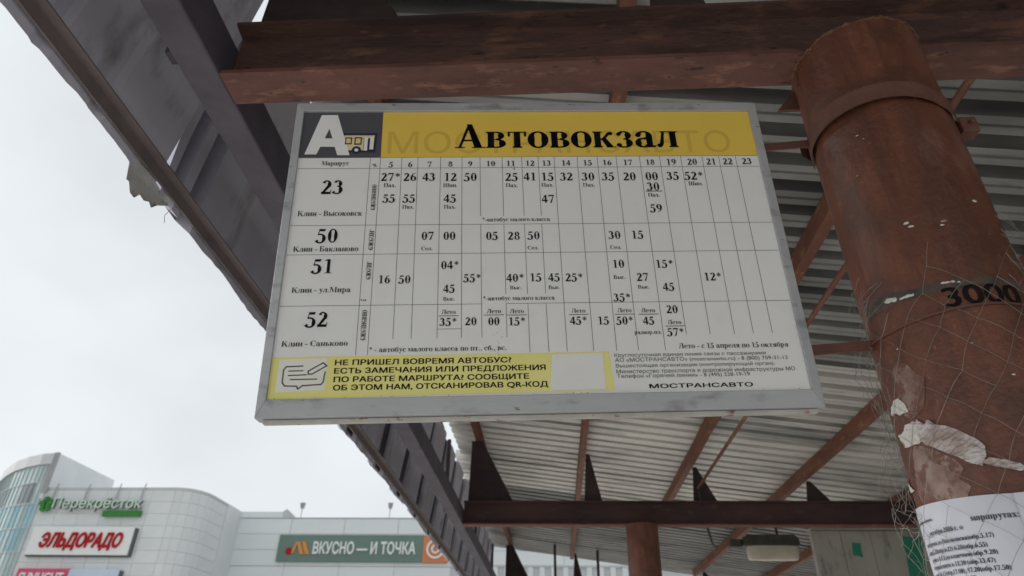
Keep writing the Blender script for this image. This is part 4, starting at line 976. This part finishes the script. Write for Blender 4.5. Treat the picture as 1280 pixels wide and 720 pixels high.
# flank wall of the tower and its sloping slate trim
G().box(-54.95, -54.6, 69.75, 80.7, 17.5, ZTT).build('tower_flank', M_clad, MALL)
G().prism([(-54.94, 69.60), (-54.35, 69.60), (-54.35, 69.74), (-54.94, 69.74)], 18.1, ZTT+.02, 'z').build('flank_trim', M_capd, MALL)
# shop signs
def sign_text(s, x0, x1, z, cap, y, m, par, name, bold=.03, shear=0., depth=.12):
    vs, fs = text_geo(s, bold, shear, 8); w = max(a for a, b in vs); k = (x1-x0)/w
    if bold > .004:
        vs, fs = text_geo0(s, 0, shear, 8); w = max(a for a, b in vs); k = (x1-x0)/(w+2*bold)
        gg = G(); copies = ((0, 0, 0), (bold*2, 0, .004), (bold, bold, .008), (bold, -bold, .012), (bold, 0, .016))
    else: gg = G(); copies = ((0, 0, 0),)
    n = len(vs); V = [(x0+a*k, y-depth, z+b*cap) for a, b in vs]+[(x0+a*k, y, z+b*cap) for a, b in vs]
    from collections import Counter
    ec = Counter(); dirs = {}
    for f in fs:
        for i in range(len(f)):
            e = (f[i], f[(i+1) % len(f)]); ec[tuple(sorted(e))] += 1; dirs[tuple(sorted(e))] = e
    side = [(e[0], e[1], e[1]+n, e[0]+n) for kx, e in dirs.items() if ec[kx] == 1]
    for dx, dz, dy in copies: gg.add([(a+dx*k, b_-dy if b_ < y-depth/2 else b_, c_+dz*cap) for a, b_, c_ in V], list(fs)+side)
    return gg.build(name, m, par)
S1 = empty('electronics_store_sign', (-48.6, Y1-.5, 11.8), 'white boxed sign with slanted red letters on the near wing wall', 'shop sign', 'signs on the shopping centre')
G().box(-54.0, -43.2, Y1-.55, Y1-.02, 11.8, 14.52).build('sign_box', M_swh, S1)
G().box(-54.04, -43.0, Y1-.40, Y1-.01, 11.66, 14.45).build('box_side', M_sdrk, S1)
sign_text('ЭЛЬДОРАДО', -52.9, -44.1, 12.55, 1.30, Y1-.56, M_sred, S1, 'red_lettering', .055, .22)
S2 = empty('supermarket_sign', (-49, Y1-.5, 16), 'white supermarket lettering with a green leaf and green bar, near the roof edge', 'shop sign', 'signs on the shopping centre')
sign_text('Перекрёсток', -52.9, -43.2, 16.45, 1.0, Y1-.5, M_pale, S2, 'pale_lettering', .012)
sign_text('Перекрёсток', -52.84, -43.14, 16.39, 1.0, Y1-.38, M_sdrk, S2, 'letter_shadow_side', .012, 0, .2)
for a in (30, 100, 170, 240, 310):
    cx, cz = -53.75+.42*cos(rad(a)), 16.85+.52*sin(rad(a)); g = G()
    g.prism([(cx+.32*cos(k*pi/5)*(1), cz+.32*sin(k*pi/5)) for k in range(10)], Y1-.55, Y1-.3); g.build('green_leaf', M_slime, S2)
G().box(-47.2, -43.1, Y1-.52, Y1-.2, 15.62, 16.2).build('green_bar', M_slime, S2)
for x in (-53.4, -49.82, -46.38, -43.64):
    g = G(); g.tube([(x, Y1-.25, 16.6), (x, Y1-.25, 18.6), (x, Y1-.05, 19.1)], .08, 5); g.build('support_post', M_capd, S2)
S3 = empty('jewellery_store_sign', (-51, Y1-.5, 8.5), 'crimson sign with white capitals, left half of the lowest sign row', 'shop sign', 'signs on the shopping centre')
G().box(-54.1, -48.75, Y1-.5, Y1-.05, 8.6, 10.5).build('sign_box', M_spink, S3)
sign_text('SUNLIGHT', -53.7, -49.1, 9.15, .95, Y1-.51, M_swh, S3, 'white_lettering', .03)
S4 = empty('screen_sign', (-46, Y1-.5, 8.5), 'blank pale blue panel sign right of the crimson sign', 'shop sign', 'signs on the shopping centre')
G().box(-48.7, -43.5, Y1-.5, Y1-.05, 8.6, 10.44).build('sign_face', M_sblue, S4)
G().box(-48.7, -43.3, Y1-.4, Y1-.02, 8.5, 10.36).build('box_side', M_sdrk, S4)
S5 = empty('restaurant_sign', (-23, Y2-.3, 13), 'long dark green sign with white capitals and an orange emblem, on the long wing', 'shop sign', 'signs on the shopping centre')
G().box(-32.15, -15.12, Y2-.32, Y2-.02, 13.08, 16.02).build('sign_face', M_sgrn, S5)
sign_text('ВКУСНО — И ТОЧКА', -27.95, -15.95, 13.95, 1.22, Y2-.33, M_swh, S5, 'white_lettering', .045)
for dx in (0, .62):
    G().prism([(-30.0+dx, 15.25), (-29.55+dx, 15.25), (-28.9+dx, 13.85), (-29.4+dx, 13.85)], Y2-.44, Y2-.33).build('amber_bar', M_sor2, S5)
G().prism([(-30.0, 15.25), (-29.9, 14.9), (-30.2, 13.95), (-30.55, 13.95)], Y2-.43, Y2-.33).build('amber_bar', M_sor2, S5)
G().prism([(-30.75+.38*cos(k*pi/8), 14.2+.38*sin(k*pi/8)) for k in range(16)], Y2-.44, Y2-.33).build('red_dot', M_sred, S5)
S6 = empty('coffee_sign', (-13.6, Y2-.3, 13), 'square orange sign with a white ring at the end of the green sign', 'shop sign', 'signs on the shopping centre')
G().box(-15.1, -12.2, Y2-.34, Y2-.02, 13.05, 16.0).build('sign_face', M_sora, S6)
for (r0, r1) in ((1.05, .82), (.5, .30)):
    g = G(); n = 28; rows = []
    for k in range(n+1):
        a = 2*pi*k/n; rows.append([(-13.65+r0*cos(a), Y2-.42, 14.5+r0*sin(a)), (-13.65+r1*cos(a), Y2-.42, 14.5+r1*sin(a))])
    g.grid(rows).build('white_ring', M_swh, S6, solid=.1)
for x, lb in ((-30.25, 'small dark roof lamp on a post above the left end of the green sign'), (-19.53, 'small dark roof lamp on a post above the right end of the green sign')):
    L_ = empty('rooftop_lamp', (x, Y2+.2, ZT2), lb, 'roof lamp', 'lamps on the long wing roof')
    G().tube([(x, Y2+.2, ZT2), (x, Y2+.2, ZT2+1.1)], .05, 5).build('post', M_capd, L_)
    G().prism([(x-.16, ZT2+1.1), (x+.16, ZT2+1.1), (x+.28, ZT2+1.75), (x-.28, ZT2+1.75)], Y2, Y2+.4).build('lamp_head', M_capd, L_)
for o in list(bpy.data.objects):
    if 'org' in o: del o['org']
